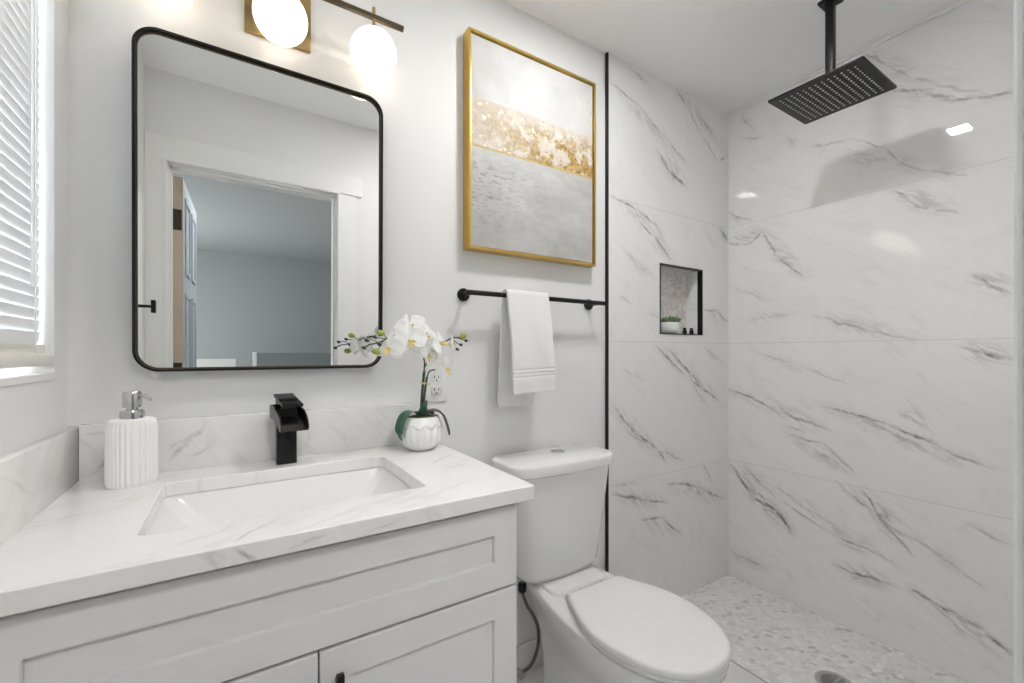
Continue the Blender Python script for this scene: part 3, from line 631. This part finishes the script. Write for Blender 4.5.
# ================================================================ PICTURE
PX0, PX1, PZ0, PZ1 = .655, 1.225, 1.523, 2.257
def art_mat():
    m, nt, b = nt_new('abstract_canvas')
    g = nt.nodes.new('ShaderNodeNewGeometry'); sp = nt.nodes.new('ShaderNodeSeparateXYZ'); L(nt, g.outputs['Position'], sp.inputs[0])
    u = math_(nt, 'DIVIDE', math_(nt, 'SUBTRACT', sp.outputs[0], PX0), PX1-PX0)
    v = math_(nt, 'DIVIDE', math_(nt, 'SUBTRACT', sp.outputs[2], PZ0), PZ1-PZ0)
    def noi(scale, det=6, rough=.6, vec=(1, 1, 1)):
        mp = nt.nodes.new('ShaderNodeMapping'); mp.inputs['Scale'].default_value = vec; L(nt, g.outputs['Position'], mp.inputs[0])
        n = nt.nodes.new('ShaderNodeTexNoise'); n.inputs['Scale'].default_value = scale; n.inputs['Detail'].default_value = det; n.inputs['Roughness'].default_value = rough
        L(nt, mp.outputs[0], n.inputs['Vector']); return n.outputs['Fac']
    def mix(f, a, bb):
        x = nt.nodes.new('ShaderNodeMix'); x.data_type = 'RGBA'
        if isinstance(f, float): x.inputs[0].default_value = f
        else: L(nt, f, x.inputs[0])
        for i, q in ((6, a), (7, bb)):
            if isinstance(q, tuple): x.inputs[i].default_value = (*q, 1)
            else: L(nt, q, x.inputs[i])
        return x.outputs[2]
    def ramp(val, lo, hi): 
        return math_(nt, 'DIVIDE', math_(nt, 'SUBTRACT', val, lo), hi-lo, clamp=True)
    base_top = mix(ramp(noi(7), .38, .72), (.66, .657, .65), (.55, .547, .54))
    base_low = mix(ramp(noi(5, 8, .7, (1, 1, 2)), .35, .70), (.60, .60, .59), (.42, .42, .42))
    scr = math_(nt, 'MULTIPLY', ramp(noi(26, 8, .7, (1, 1, 3.5)), .50, .62), math_(nt, 'MULTIPLY', math_(nt, 'MULTIPLY', ramp(v, .05, .25), ramp(v, .47, .38)), ramp(u, .70, .10)))
    base_low = mix(math_(nt, 'MULTIPLY', scr, .9), base_low, (.26, .26, .265))
    # band of beige and gold between v=.47 and v=.66 (slightly wavering edges)
    e1 = math_(nt, 'ADD', v, math_(nt, 'MULTIPLY_ADD', noi(14), .05, -.025))
    low = math_(nt, 'LESS_THAN', math_(nt, 'ADD', v, math_(nt, 'MULTIPLY_ADD', noi(9), .012, -.006)), .475)
    top = math_(nt, 'GREATER_THAN', e1, .70)
    band = mix(ramp(noi(6, 5), .40, .62), (.70, .665, .62), (.58, .50, .42))
    gmask = math_(nt, 'MULTIPLY', ramp(noi(17, 9, .75), .44, .51), math_(nt, 'MULTIPLY_ADD', ramp(u, .0, .6), .9, .15))
    gmask = math_(nt, 'MULTIPLY', gmask, ramp(v, .72, .60))
    gold = mix(ramp(noi(60, 6), .4, .62), (.28, .17, .045), (.58, .40, .14))
    band = mix(gmask, band, gold)
    glit = math_(nt, 'GREATER_THAN', noi(30, 8, .7), .60)
    band = mix(math_(nt, 'MULTIPLY', glit, ramp(u, 1.0, .3)), band, (.80, .77, .70))
    line = math_(nt, 'LESS_THAN', math_(nt, 'ABSOLUTE', math_(nt, 'SUBTRACT', v, .478)), .0055)
    c = mix(top, band, base_top)
    c = mix(low, c, base_low)
    c = mix(math_(nt, 'MULTIPLY', line, ramp(noi(20), .36, .5)), c, (.55, .40, .17))
    sc2 = math_(nt, 'MULTIPLY', math_(nt, 'MULTIPLY', ramp(noi(50, 6, .7, (3, 1, 1)), .54, .6), ramp(u, .86, .95)), math_(nt, 'MULTIPLY', ramp(v, .76, .82), ramp(v, .93, .88)))
    c = mix(math_(nt, 'MULTIPLY', sc2, .6), c, (.35, .34, .33))
    L(nt, c, b.inputs['Base Color']); b.inputs['Roughness'].default_value = .6
    bp = nt.nodes.new('ShaderNodeBump'); bp.inputs['Strength'].default_value = .5; bp.inputs['Distance'].default_value = .002
    L(nt, noi(45, 6, .7), bp.inputs['Height']); L(nt, bp.outputs[0], b.inputs['Normal'])
    return m
pic = thing('framed_picture', 'abstract white, grey and gold canvas in a slim gold frame above the towel bar', 'picture', (.94, -.01, PZ0))
f_ = lambda u, v, w: (u, -w, v)
def rc(d): return [(PX0+d, PZ0+d), (PX1-d, PZ0+d), (PX1-d, PZ1-d), (PX0+d, PZ1-d)]
bm = prism_ring(bmesh.new(), rc(0), rc(.009), .002, .046, f_); bmesh.ops.bevel(bm, geom=[e for e in bm.edges if all(v.co.y < -.04 for v in e.verts)], offset=.0015, segments=1, affect='EDGES')
obj('frame', bm, M['gold'], pic)
bm = prism_ring(bmesh.new(), rc(.0088), rc(.015), .002, .012, f_); obj('frame_rebate', bm, M['bronze'], pic)
bm = B(PX0+.0125, PX1-.0125, -.038, -.008, PZ0+.0125, PZ1-.0125, .002, 2); obj('canvas', bm, art_mat(), pic)

# ================================================================ TOWEL BAR + TOWEL
BZ, BY = 1.372, -.070
tb = thing('towel_bar', 'matte black wall mounted towel bar below the picture', 'towel rail', (.935, 0, BZ))
bm = bmesh.new(); tube(bm, [(.632, BY, BZ), (1.246, BY, BZ)], .0085, 18); bmesh.ops.bevel(bm, geom=[e for e in bm.edges if len(e.link_faces) == 2 and any(len(f.verts) > 4 for f in e.link_faces)], offset=.001, segments=1, affect='EDGES')
obj('bar', bm, M['black'], tb)
for x in (.655, 1.222):
    bm = bmesh.new(); tube(bm, [(x, -.004, BZ), (x, BY+.002, BZ)], .0075, 14)
    obj('post', bm, M['black'], tb)
    bm = bmesh.new(); tube(bm, [(x, 0, BZ), (x, -.008, BZ), (x, -.010, BZ)], [.022, .022, .020], 28); obj('wall_flange', bm, M['black'], tb)
# towel: a long sheet folded in three lengthways, hung over the bar
def towel():
    bm = bmesh.new()
    r = .0155
    prof = []   # back hem -> over the bar -> front hem : (y, z, s)
    for i in range(30): t = i/29; prof.append((BY + r + .020*(1-t), .985 + t*(BZ-.985), 0, 1-t))
    for i in range(1, 12): a = PI*i/12; prof.append((BY + r*math.cos(a), BZ + r*math.sin(a), 1, 0))
    for i in range(120): t = i/119; prof.append((BY - r - .033*t - .008*math.sin(PI*t), BZ - t*(BZ-1.040), 2, t))
    NXs = 26; rows = []
    for (y, z, part, t) in prof:
        row = []
        for i in range(NXs+1):
            u = i/NXs
            x0 = .779 + (.004*t if part != 0 else -.006*t); x1 = .952 + (.002*t if part == 2 else -.030*t if part == 0 else 0)
            x = x0 + (x1-x0)*u
            yy = y; zz = z
            if part == 2:
                yy += -.0035*t*math.sin(u*PI*2.2+.5) - .002*math.sin(u*9+z*16)*t
                zz += .010*t*t*(u-.5)
                for zb in (1.118, 1.106, 1.094): yy += .0045*math.exp(-((z-zb)/.0030)**2)
                yy -= .0012*math.exp(-((z-1.075)/.012)**2)
            if part == 0: yy += .003*t*math.sin(u*7)
            row.append(bm.verts.new((x, yy, zz)))
        rows.append(row)
    for a, b in zip(rows, rows[1:]):
        for i in range(NXs): bm.faces.new((a[i], a[i+1], b[i+1], b[i]))
    return bm
tw = obj('hand_towel', towel(), M['towel'], label='white terry hand towel hanging folded over the black towel bar', cat='towel', smooth=180)
md = tw.modifiers.new('thickness', 'SOLIDIFY'); md.thickness = .011; md.offset = 0.0
md = tw.modifiers.new('round', 'BEVEL'); md.width = .004; md.segments = 3; md.limit_method = 'ANGLE'; md.angle_limit = math.radians(60)

# ================================================================ OUTLET
ox, oz = .556, 1.073
ol = thing('wall_outlet', 'white duplex electrical outlet behind the orchid', 'outlet', (ox, 0, oz-.057))
obj('cover_plate', B(ox-.035, ox+.035, -.006, 0, oz-.057, oz+.057, .002, 2), M['outlet'], ol)
for dz in (-.020, .020):
    bm = B(ox-.017, ox+.017, -.009, -.004, oz+dz-.014, oz+dz+.014, .004, 3); rcpt = obj('receptacle', bm, M['outlet'], ol)
    bm = B(ox-.009, ox-.006, -.0095, -.008, oz+dz-.002, oz+dz+.008); box(bm, ox+.005, ox+.008, -.0095, -.008, oz+dz-.001, oz+dz+.007); tube(bm, [(ox, -.0095, oz+dz-.008), (ox, -.008, oz+dz-.008)], .0028, 10)
    obj('slots', bm, M['slot'], rcpt)

# ================================================================ TOILET
tx = .972
toi = thing('toilet', 'white two piece toilet with closed lid beside the vanity', 'toilet', (tx, -.40, 0))
def lerp(a, b, t): return a + (b-a)*t
def sm(t): t = max(0, min(1, t)); return t*t*(3-2*t)
def outline(yb, yf, wb, wf, n=28, z=0, rb=.03, ymax=None):
    """closed outline: straight-ish back of half width wb, widening to wf, elliptical front"""
    ym = ymax if ymax is not None else lerp(yb, yf, .55); pts = []
    right = []
    for i in range(5):                                  # rounded back corner
        a = PI/2*i/4; right.append((wb - rb + rb*math.sin(a), yb - rb + rb*math.cos(a)))
    for i in range(1, 12):
        t = i/12; y = lerp(yb-rb, ym, t); right.append((lerp(wb, wf, math.sin(t*PI/2)), y))
    for i in range(13):
        a = PI/2*i/12; right.append((wf*math.cos(a)**.88 if i < 12 else 0, ym + (yf-ym)*math.sin(a)))
    left = [(-x, y) for x, y in right[:-1]][::-1]
    return [(tx+x, y, z) for x, y in right + left]
body = []
for z, yb, yf, wb, wf, ym, rb in ((0, -.13, -.595, .100, .105, -.34, .03), (.012, -.13, -.600, .102, .108, -.34, .03), (.05, -.135, -.585, .094, .100, -.34, .03), (.14, -.12, -.565, .082, .095, -.36, .03),
        (.21, -.10, -.590, .080, .110, -.40, .03), (.27, -.08, -.640, .085, .135, -.44, .03), (.32, -.06, -.685, .096, .158, -.48, .03), (.355, -.05, -.712, .108, .169, -.50, .03), (.375, -.045, -.722, .116, .174, -.51, .03), (.392, -.045, -.726, .119, .176, -.51, .03),
        (.398, -.047, -.724, .117, .174, -.51, .03), (.400, -.055, -.712, .108, .164, -.51, .03)):
    body.append(outline(yb, yf, wb, wf, z=z, rb=rb, ymax=ym))
bm = bmesh.new(); ring_faces(bm, body, True, True, True); obj('bowl', bm, M['porcelain'], toi, smooth=60)
# raised deck under the tank
bm = bmesh.new(); ring_faces(bm, [[(x, y, z) for x, y in rrect(tx-w_, tx+w_, -.26+d_, -.045, .03, 6)] for z, w_, d_ in ((.36, .112, .02), (.396, .118, .003), (.409, .115, .008), (.412, .106, .016))], True, True, True)
obj('tank_deck', bm, M['porcelain'], toi, smooth=60)
def seat_loops(zs): return [outline(-.298-d, -.733+d, .122-d, .176-d, z=z, rb=.03-d*.5, ymax=-.505) for z, d in zs]
bm = bmesh.new(); ring_faces(bm, seat_loops([(.402, .008), (.404, .004), (.412, .003), (.415, .006)]), True, True, True); obj('seat', bm, M['seat'], toi, smooth=50)
lidl = seat_loops([(.4165, .005), (.418, .001), (.429, .0), (.434, .004), (.436, .012)])
for d, zz in ((.05, .4385), (.10, .4400)):
    lidl.append([(tx+(x-tx)*(1-d*3.2), -.52+(y+.52)*(1-d*3.2), zz) for x, y, z in lidl[4]])
bm = bmesh.new(); ring_faces(bm, lidl, True, True, True); obj('lid', bm, M['seat'], toi, smooth=60)
for s in (-1, 1):
    bm = bmesh.new(); tube(bm, [(tx+s*.075-.022, -.288, .413), (tx+s*.075+.022, -.288, .413)], .011, 14); obj('hinge', bm, M['seat'], toi)
TXT = .957
def tank_out(w_, yb, yf, bow, z, r=.045):
    tx = TXT; yb += .010; yf += .008; w_ -= .001
    pts = rrect(tx-w_, tx+w_, yf, yb, r, 8); out = []
    # subdivide the front edge so that it can bow outward
    full = []
    for i, p in enumerate(pts):
        full.append(p); q = pts[(i+1) % len(pts)]
        if math.hypot(q[0]-p[0], q[1]-p[1]) > .1:
            for k in range(1, 12): full.append((lerp(p[0], q[0], k/12), lerp(p[1], q[1], k/12)))
    for x, y in full:
        t = (x-tx)/w_; fr = sm((yb-y)/(yb-yf))
        out.append((x, y - bow*max(0, 1-t*t)*fr, z))
    return out
bm = bmesh.new(); ring_faces(bm, [tank_out(*a) for a in ((.130, -.055, -.165, .012, .413, .04), (.155, -.048, -.180, .016, .419, .045), (.170, -.045, -.188, .018, .440, .05), (.186, -.040, -.196, .020, .56, .05), (.203, -.035, -.204, .022, .70, .05), (.210, -.033, -.208, .022, .776, .05))], True, True, True)
obj('tank', bm, M['porcelain'], toi, smooth=60)
bm = bmesh.new(); ring_faces(bm, [tank_out(*a) for a in ((.213, -.030, -.211, .022, .775, .05), (.221, -.027, -.217, .023, .779, .052), (.223, -.026, -.219, .023, .806, .052), (.220, -.028, -.216, .023, .813, .050), (.212, -.034, -.208, .022, .816, .045))], True, True, True)
obj('tank_lid', bm, M['porcelain'], toi, smooth=50)
bm = bmesh.new(); lathe(bm, [(.026, .8155), (.026, .8185), (.024, .8195), (.021, .8195), (.0205, .8185), (.0195, .8185), (.019, .8200), (.002, .8202)], TXT+.036, -.090, 32); obj('flush_button', bm, M['chrome'], toi)
# water supply
sup = thing('water_supply_hose', 'braided water supply hose curving from the wall to the toilet tank', 'hose', (.82, -.03, .15))
bm = bmesh.new(); hp = smooth_path([(.842, -.085, .412), (.842, -.085, .385), (.843, -.084, .345), (.862, -.082, .295), (.892, -.080, .245), (.914, -.078, .190), (.912, -.078, .125), (.885, -.078, .075), (.845, -.078, .062)], 8)
tube(bm, hp, .0062, 10); obj('braided_hose', bm, M['braid'], sup)
bm = bmesh.new(); lathe(bm, [(.012, .348), (.0145, .352), (.0145, .372), (.012, .378)], .8405, -.085, 14); obj('coupling_nut', bm, M['black'], sup)
bm = bmesh.new(); tube(bm, [(.835, -.014, .062), (.835, -.078, .062)], .009, 12); tube(bm, [(.835, -.014, .062), (.835, -.018, .062)], .024, 20); tube(bm, [(.835, -.066, .062), (.835, -.094, .062)], .013, 12); obj('stop_valve', bm, M['chrome'], sup)

# ================================================================ SHOWER HEAD, DRAIN
hx, hy, hz = 1.806, -.634, 2.100; hw = .146
sh = thing('rain_shower_head', 'large square black rain shower head hanging from the ceiling', 'shower head', (hx, hy, H))
bm = bmesh.new(); ring_faces(bm, [[(x, y, z) for x, y in rrect(hx-w_, hx+w_, hy-w_, hy+w_, .006, 3)] for z, w_ in ((hz, hw-.001), (hz+.0015, hw), (hz+.006, hw), (hz+.009, hw-.006))], True, True, True)
obj('spray_plate', bm, M['black'], sh)
bm = bmesh.new(); ring_faces(bm, [[(x, y, z) for x, y in rrect(hx-w_, hx+w_, hy-w_, hy+w_, .006, 3)] for z, w_ in ((hz+.008, .032), (hz+.020, .028), (hz+.028, .018), (hz+.045, .017))], True, True, True); obj('ball_joint', bm, M['black'], sh)
obj('ceiling_arm', B(hx-.0125, hx+.0125, hy-.0125, hy+.0125, hz+.03, H-.004, .0015, 2), M['black'], sh)
obj('ceiling_flange', B(hx-.030, hx+.030, hy-.030, hy+.030, H-.010, H, .002, 2), M['black'], sh)
bm = bmesh.new()
for i in range(13):
    for j in range(13):
        x = hx + (i-6)*.0190; y = hy + (j-6)*.0190
        ring_faces(bm, [[(x+r*math.cos(a*PI/3), y+r*math.sin(a*PI/3), z) for a in range(6)] for r, z in ((.0033, hz+.0005), (.0030, hz-.0020))], True, False, True)
o = obj('nozzles', bm, M['nozzle'], sh); o['kind'] = 'stuff'
dx, dy = 1.80, -.650
dn = thing('shower_drain', 'round slotted metal drain in the pebble shower floor', 'drain', (dx, dy, 0))
bm = bmesh.new(); lathe(bm, [(.060, .0005), (.060, .003), (.057, .004), (.053, .004), (.052, .0015)], dx, dy, 48, cap=False); obj('drain_ring', bm, M['steel'], dn)
bm = bmesh.new(); lathe(bm, [(.052, .0012), (.052, .003), (.001, .003)], dx, dy, 40); pl = obj('grate', bm, M['steel'], dn)
bm = bmesh.new()
for i in range(-4, 5):
    for s in (-1, 1):
        ln = math.sqrt(.043**2-(i*.0098)**2)
        box(bm, dx+i*.0098-.0018, dx+i*.0098+.0018, dy+s*.004, dy+s*ln, .0028, .0033)
obj('slots', bm, M['slot'], pl)

# ================================================================ NICHE THINGS
nx, ny = 1.772, .034
nz = NZ0+.0015
pp = thing('potted_succulent', 'small green succulent in a white bowl in the shower niche', 'potted plant', (nx, ny, nz))
bm = bmesh.new(); lathe(bm, [(.024, nz), (.036, nz+.006), (.046, nz+.022), (.0485, nz+.042), (.0475, nz+.056), (.045, nz+.056), (.044, nz+.046), (.002, nz+.045)], nx, ny, 36); obj('bowl', bm, M['ceramic'], pp)
bm = bmesh.new()
for k in range(9):
    a0 = k*2.4; rr = .008 + .030*math.sqrt(k/9)
    cx, cy = nx+rr*math.cos(a0), ny+rr*math.sin(a0)
    for q in range(9):
        a = q*2*PI/9 + k; tl = .35 + .5*(q % 3)/2
        d = Vector((math.cos(a)*math.cos(tl), math.sin(a)*math.cos(tl), math.sin(tl)+.35)).normalized()
        c0 = Vector((cx, cy, nz+.048)); ln = .034+.014*random.random()
        tube(bm, [c0, c0+d*ln*.5, c0+d*ln*.85, c0+d*ln], [.003, .0055, .004, .0005], 6)
obj('leaves', bm, M['succulent'], pp)
for i, (bx_, lab) in enumerate(((1.893, 'tiny black bottle in the shower niche, the one nearer the succulent'), (1.948, 'tiny black bottle in the shower niche, the one nearer the right edge'))):
    bt = obj('small_bottle', lathe(bmesh.new(), [(.009, nz), (.0105, nz+.001), (.0105, nz+.020), (.007, nz+.023), (.0065, nz+.025), (.008, nz+.0255), (.008, nz+.034), (.001, nz+.0345)], bx_, .030, 20), M['black'], label=lab, cat='bottle', group='bottles in the niche')

# ================================================================ ORCHID
qx, qy = .462, -.112
orc = thing('potted_orchid', 'artificial white orchid in a round white scalloped pot on the countertop', 'potted plant', (qx, qy, ZC))
bm = bmesh.new()
def potfn(r, z, a):
    h = (z-ZC)/.1
    if h > .70: return r*(1 + .008*math.cos(a*12))
    return r*(1 - .035*abs(math.sin(a*11))*min(1, h*6))
prof = [(.020, ZC), (.032, ZC+.001), (.045, ZC+.010), (.056, ZC+.024), (.0625, ZC+.040), (.0635, ZC+.052), (.0615, ZC+.064), (.0575, ZC+.076), (.0525, ZC+.086), (.0485, ZC+.094), (.0465, ZC+.098), (.0440, ZC+.098), (.044, ZC+.090), (.002, ZC+.088)]
prof = [(r*1.05, z) for r, z in prof]
lathe(bm, prof, qx, qy, 132, fn=potfn)
pot = obj('pot', bm, M['pot'], orc, smooth=35)
# scalloped collar below the rim
bm = bmesh.new(); loops = []
for k in range(5):
    lpz = []
    for i in range(132):
        a = 2*PI*i/132; sc_ = 1-abs(((a*11/PI) % 2)-1); zlow = ZC+.076 - .013*sc_
        t = k/4; z = ZC+.0975 + (zlow-(ZC+.0975))*t
        # radius following the pot body
        rr = .0505 + (ZC+.094 - z)*.40 + .0020
        lpz.append((qx+rr*math.cos(a), qy+rr*math.sin(a), z))
    loops.append(lpz)
ring_faces(bm, loops); o = obj('scalloped_collar', bm, M['pot'], pot, smooth=60); md = o.modifiers.new('t', 'SOLIDIFY'); md.thickness = .002; md.offset = 0
bm = bmesh.new(); lathe(bm, [(.0445, ZC+.086), (.043, ZC+.094), (.025, ZC+.099), (.002, ZC+.101)], qx, qy, 28); obj('moss', bm, M['moss'], orc)
def strap(name, path, width, m, fold=.25, n=8):
    """strap leaf along a path, with a keel and thickness"""
    P = smooth_path(path, n); bm = bmesh.new(); rows = []
    for i, p in enumerate(P):
        t = (P[min(i+1, len(P)-1)] - P[max(i-1, 0)]).normalized(); s = t.cross(Vector((0, 0, 1)))
        if s.length < .2: s = LASTS[0]
        s = s.normalized()
        if i and s.dot(LASTS[0]) < 0: s = -s
        LASTS[0] = s
        u = i/(len(P)-1); w_ = width*(math.sin(PI*min(1, (u*.86+.12)))**.6) ; nn = s.cross(t).normalized()
        if u > .995: w_ = width*.08
        rows.append([bm.verts.new(p + s*w_*k + nn*abs(k)*w_*fold) for k in (-1, -.6, 0, .6, 1)])
    for a, b in zip(rows, rows[1:]):
        for i in range(4): bm.faces.new((a[i], a[i+1], b[i+1], b[i]))
    o = obj(name, bm, m, orc, smooth=180); md = o.modifiers.new('t', 'SOLIDIFY'); md.thickness = .0016
    md = o.modifiers.new('s', 'SUBSURF'); md.levels = 1; md.render_levels = 1
    return o
LASTS = [Vector((0, 1, 0))]
zt = ZC+.098
strap('leaf', [(qx+.005, qy-.005, zt-.01), (qx-.025, qy-.014, zt+.014), (qx-.055, qy-.024, zt+.006), (qx-.072, qy-.030, zt-.030), (qx-.066, qy-.030, zt-.062)], .021, M['leaf'])
LASTS = [Vector((0, 1, 0))]
strap('leaf', [(qx+.005, qy-.002, zt-.01), (qx+.030, qy-.012, zt+.012), (qx+.056, qy-.020, zt+.004), (qx+.070, qy-.024, zt-.028), (qx+.080, qy-.026, zt-.062)], .026, M['darkleaf'])
LASTS = [Vector((0, 1, 0))]
strap('leaf', [(qx+.004, qy-.006, zt-.010), (qx+.008, qy-.012, zt+.012), (qx+.013, qy-.018, zt+.046)], .026, M['leaf'])
LASTS = [Vector((0, 1, 0))]
strap('leaf', [(qx, qy+.005, zt-.008), (qx+.02, qy+.022, zt+.012), (qx+.045, qy+.035, zt+.004), (qx+.060, qy+.040, zt-.022)], .013, M['leaf'])
stems = [
 ([(qx, qy, zt-.01), (qx+.003, qy-.004, 1.05), (qx+.006, -.125, 1.12)], .0040),
 ([(qx+.006, -.125, 1.12), (qx+.004, -.126, 1.16), (qx-.03, -.130, 1.205), (.395, -.145, 1.225), (.362, -.160, 1.222), (.335, -.175, 1.208), (.313, -.185, 1.200), (.296, -.190, 1.197), (.282, -.195, 1.190)], .0020),
 ([(qx+.006, qy-.002, zt-.01), (qx+.009, qy-.008, 1.05), (qx+.014, -.128, 1.105)], .0034),
 ([(qx+.014, -.128, 1.105), (qx+.022, -.130, 1.122), (qx+.045, -.132, 1.125), (qx+.066, -.134, 1.116)], .0020),
 ([(qx+.006, -.125, 1.13), (qx+.030, -.122, 1.17), (qx+.065, -.115, 1.20), (qx+.10, -.112, 1.220), (qx+.13, -.110, 1.222)], .0020),
 ([(.345, -.170, 1.214), (.334, -.178, 1.224), (.326, -.181, 1.226)], .0012), ([(.335, -.175, 1.208), (.324, -.180, 1.192), (.318, -.181, 1.182)], .0012),
 ([(.318, -.183, 1.202), (.303, -.188, 1.209), (.292, -.190, 1.208)], .0012), ([(.345, -.170, 1.213), (.328, -.178, 1.214), (.312, -.184, 1.215)], .0012),
 ([(qx+.095, -.113, 1.219), (qx+.115, -.110, 1.208), (qx+.128, -.110, 1.200)], .0012), ([(qx+.12, -.110, 1.221), (qx+.145, -.110, 1.214)], .0012)]
for pth, r in stems:
    P = smooth_path(pth, 6); bm = bmesh.new(); tube(bm, P, r, 8); obj('stem', bm, M['stem'], orc)
bm = bmesh.new(); sphere(bm, (qx+.007, -.124, 1.086), .0075, 12, 8, sz=.5); tube(bm, [(qx-.008, -.129, 1.089), (qx+.022, -.130, 1.083)], .002, 6); obj('raffia_tie', bm, M['tie'], orc)
def bud(p, r, m, d=(1, 0, .3)):
    q = Vector(d).to_track_quat('Z', 'Y').to_matrix(); bm = bmesh.new(); sphere(bm, Vector(p), r, 14, 10, sz=1.4, rot=q); obj('bud', bm, m, orc, smooth=180)
bud((.326, -.182, 1.228), .0078, M['bud'], (-1, 0, .25)); bud((.314, -.182, 1.178), .0082, M['bud'], (-1, 0, .1)); bud((.601, -.110, 1.226), .0085, M['bud'], (1, 0, .35))
for p in ((.288, -.190, 1.207), (.279, -.196, 1.188), (.310, -.185, 1.216), (.322, -.184, 1.197), (.582, -.110, 1.186), (.594, -.110, 1.200), (.612, -.110, 1.213)): bud(p, .0045, M['darkbud'], (-1, 0, .4))
def petal(bm, O, rot, ang, ln, wd, curl=.25, cup=.15):
    """one rounded petal leaving the flower's centre at angle ang in its face plane"""
    nu, nv = 8, 6; rows = []
    for i in range(nu+1):
        t = i/nu; w_ = wd*math.sin(PI*min(1, .08+t*.90))**.75*(.75+.35*t) if t < 1 else wd*.16
        row = []
        for j in range(nv+1):
            s = -1+2*j/nv
            r_ = ln*(t - .06*s*s*t); x = s*w_*.5; zc = curl*ln*t*t*-1 + cup*w_*s*s + .02*ln*math.sin(s*5+t*6+ang)
            ca, sa = math.cos(ang), math.sin(ang)
            p = Vector((r_*ca - x*sa, r_*sa + x*ca, zc + .004)); row.append(bm.verts.new(O + rot @ p))
        rows.append(row)
    for a, b in zip(rows, rows[1:]):
        for j in range(nv): bm.faces.new((a[j], a[j+1], b[j+1], b[j]))
def flower(p, face, size, roll=0.0, curl=.2):
    q = Vector(face).to_track_quat('Z', 'Y').to_matrix() @ Matrix.Rotation(roll, 3, 'Z'); O = Vector(p)
    bm = bmesh.new()
    for a in (90, 210, 330): petal(bm, O - q @ Vector((0, 0, .001)), q, math.radians(a), size*.50, size*.34, curl, .1)
    for a in (12, 168): petal(bm, O + q @ Vector((0, 0, .0015)), q, math.radians(a), size*.54, size*.60, curl*.8, .05)
    o = obj('flower', bm, M['petal'], orc, smooth=180, fixn=False); md = o.modifiers.new('t', 'SOLIDIFY'); md.thickness = .0009
    md = o.modifiers.new('s', 'SUBSURF'); md.levels = 1; md.render_levels = 1
    bm = bmesh.new()
    petal(bm, O, q, math.radians(270), size*.22, size*.13, -1.1, .4)
    for a in (215, 325): petal(bm, O, q, math.radians(a), size*.13, size*.10, -1.4, .3)
    sphere(bm, O + q @ Vector((0, 0, size*.06)), size*.045, 10, 8)
    obj('flower_throat', bm, M['yellow'], o, smooth=180, fixn=False)
flower((.412, -.158, 1.208), (-.05, -1, .10), .104, .1, .12)
flower((.424, -.134, 1.250), (-.40, -.9, .40), .088, .35, .12)
flower((.352, -.168, 1.188), (-.55, -.9, -.05), .090, -.15, .15)
flower((.458, -.128, 1.222), (.15, -.9, .45), .094, .7, .15)
flower((.506, -.138, 1.203), (.75, -.75, .35), .096, .5, .15)
flower((.470, -.150, 1.172), (.30, -.95, -.30), .082, -.6, .2)
flower((.530, -.134, 1.130), (.45, -.80, -.35), .082, .2, .3)
flower((.556, -.118, 1.206), (.95, -.30, .10), .068, .3, .25)
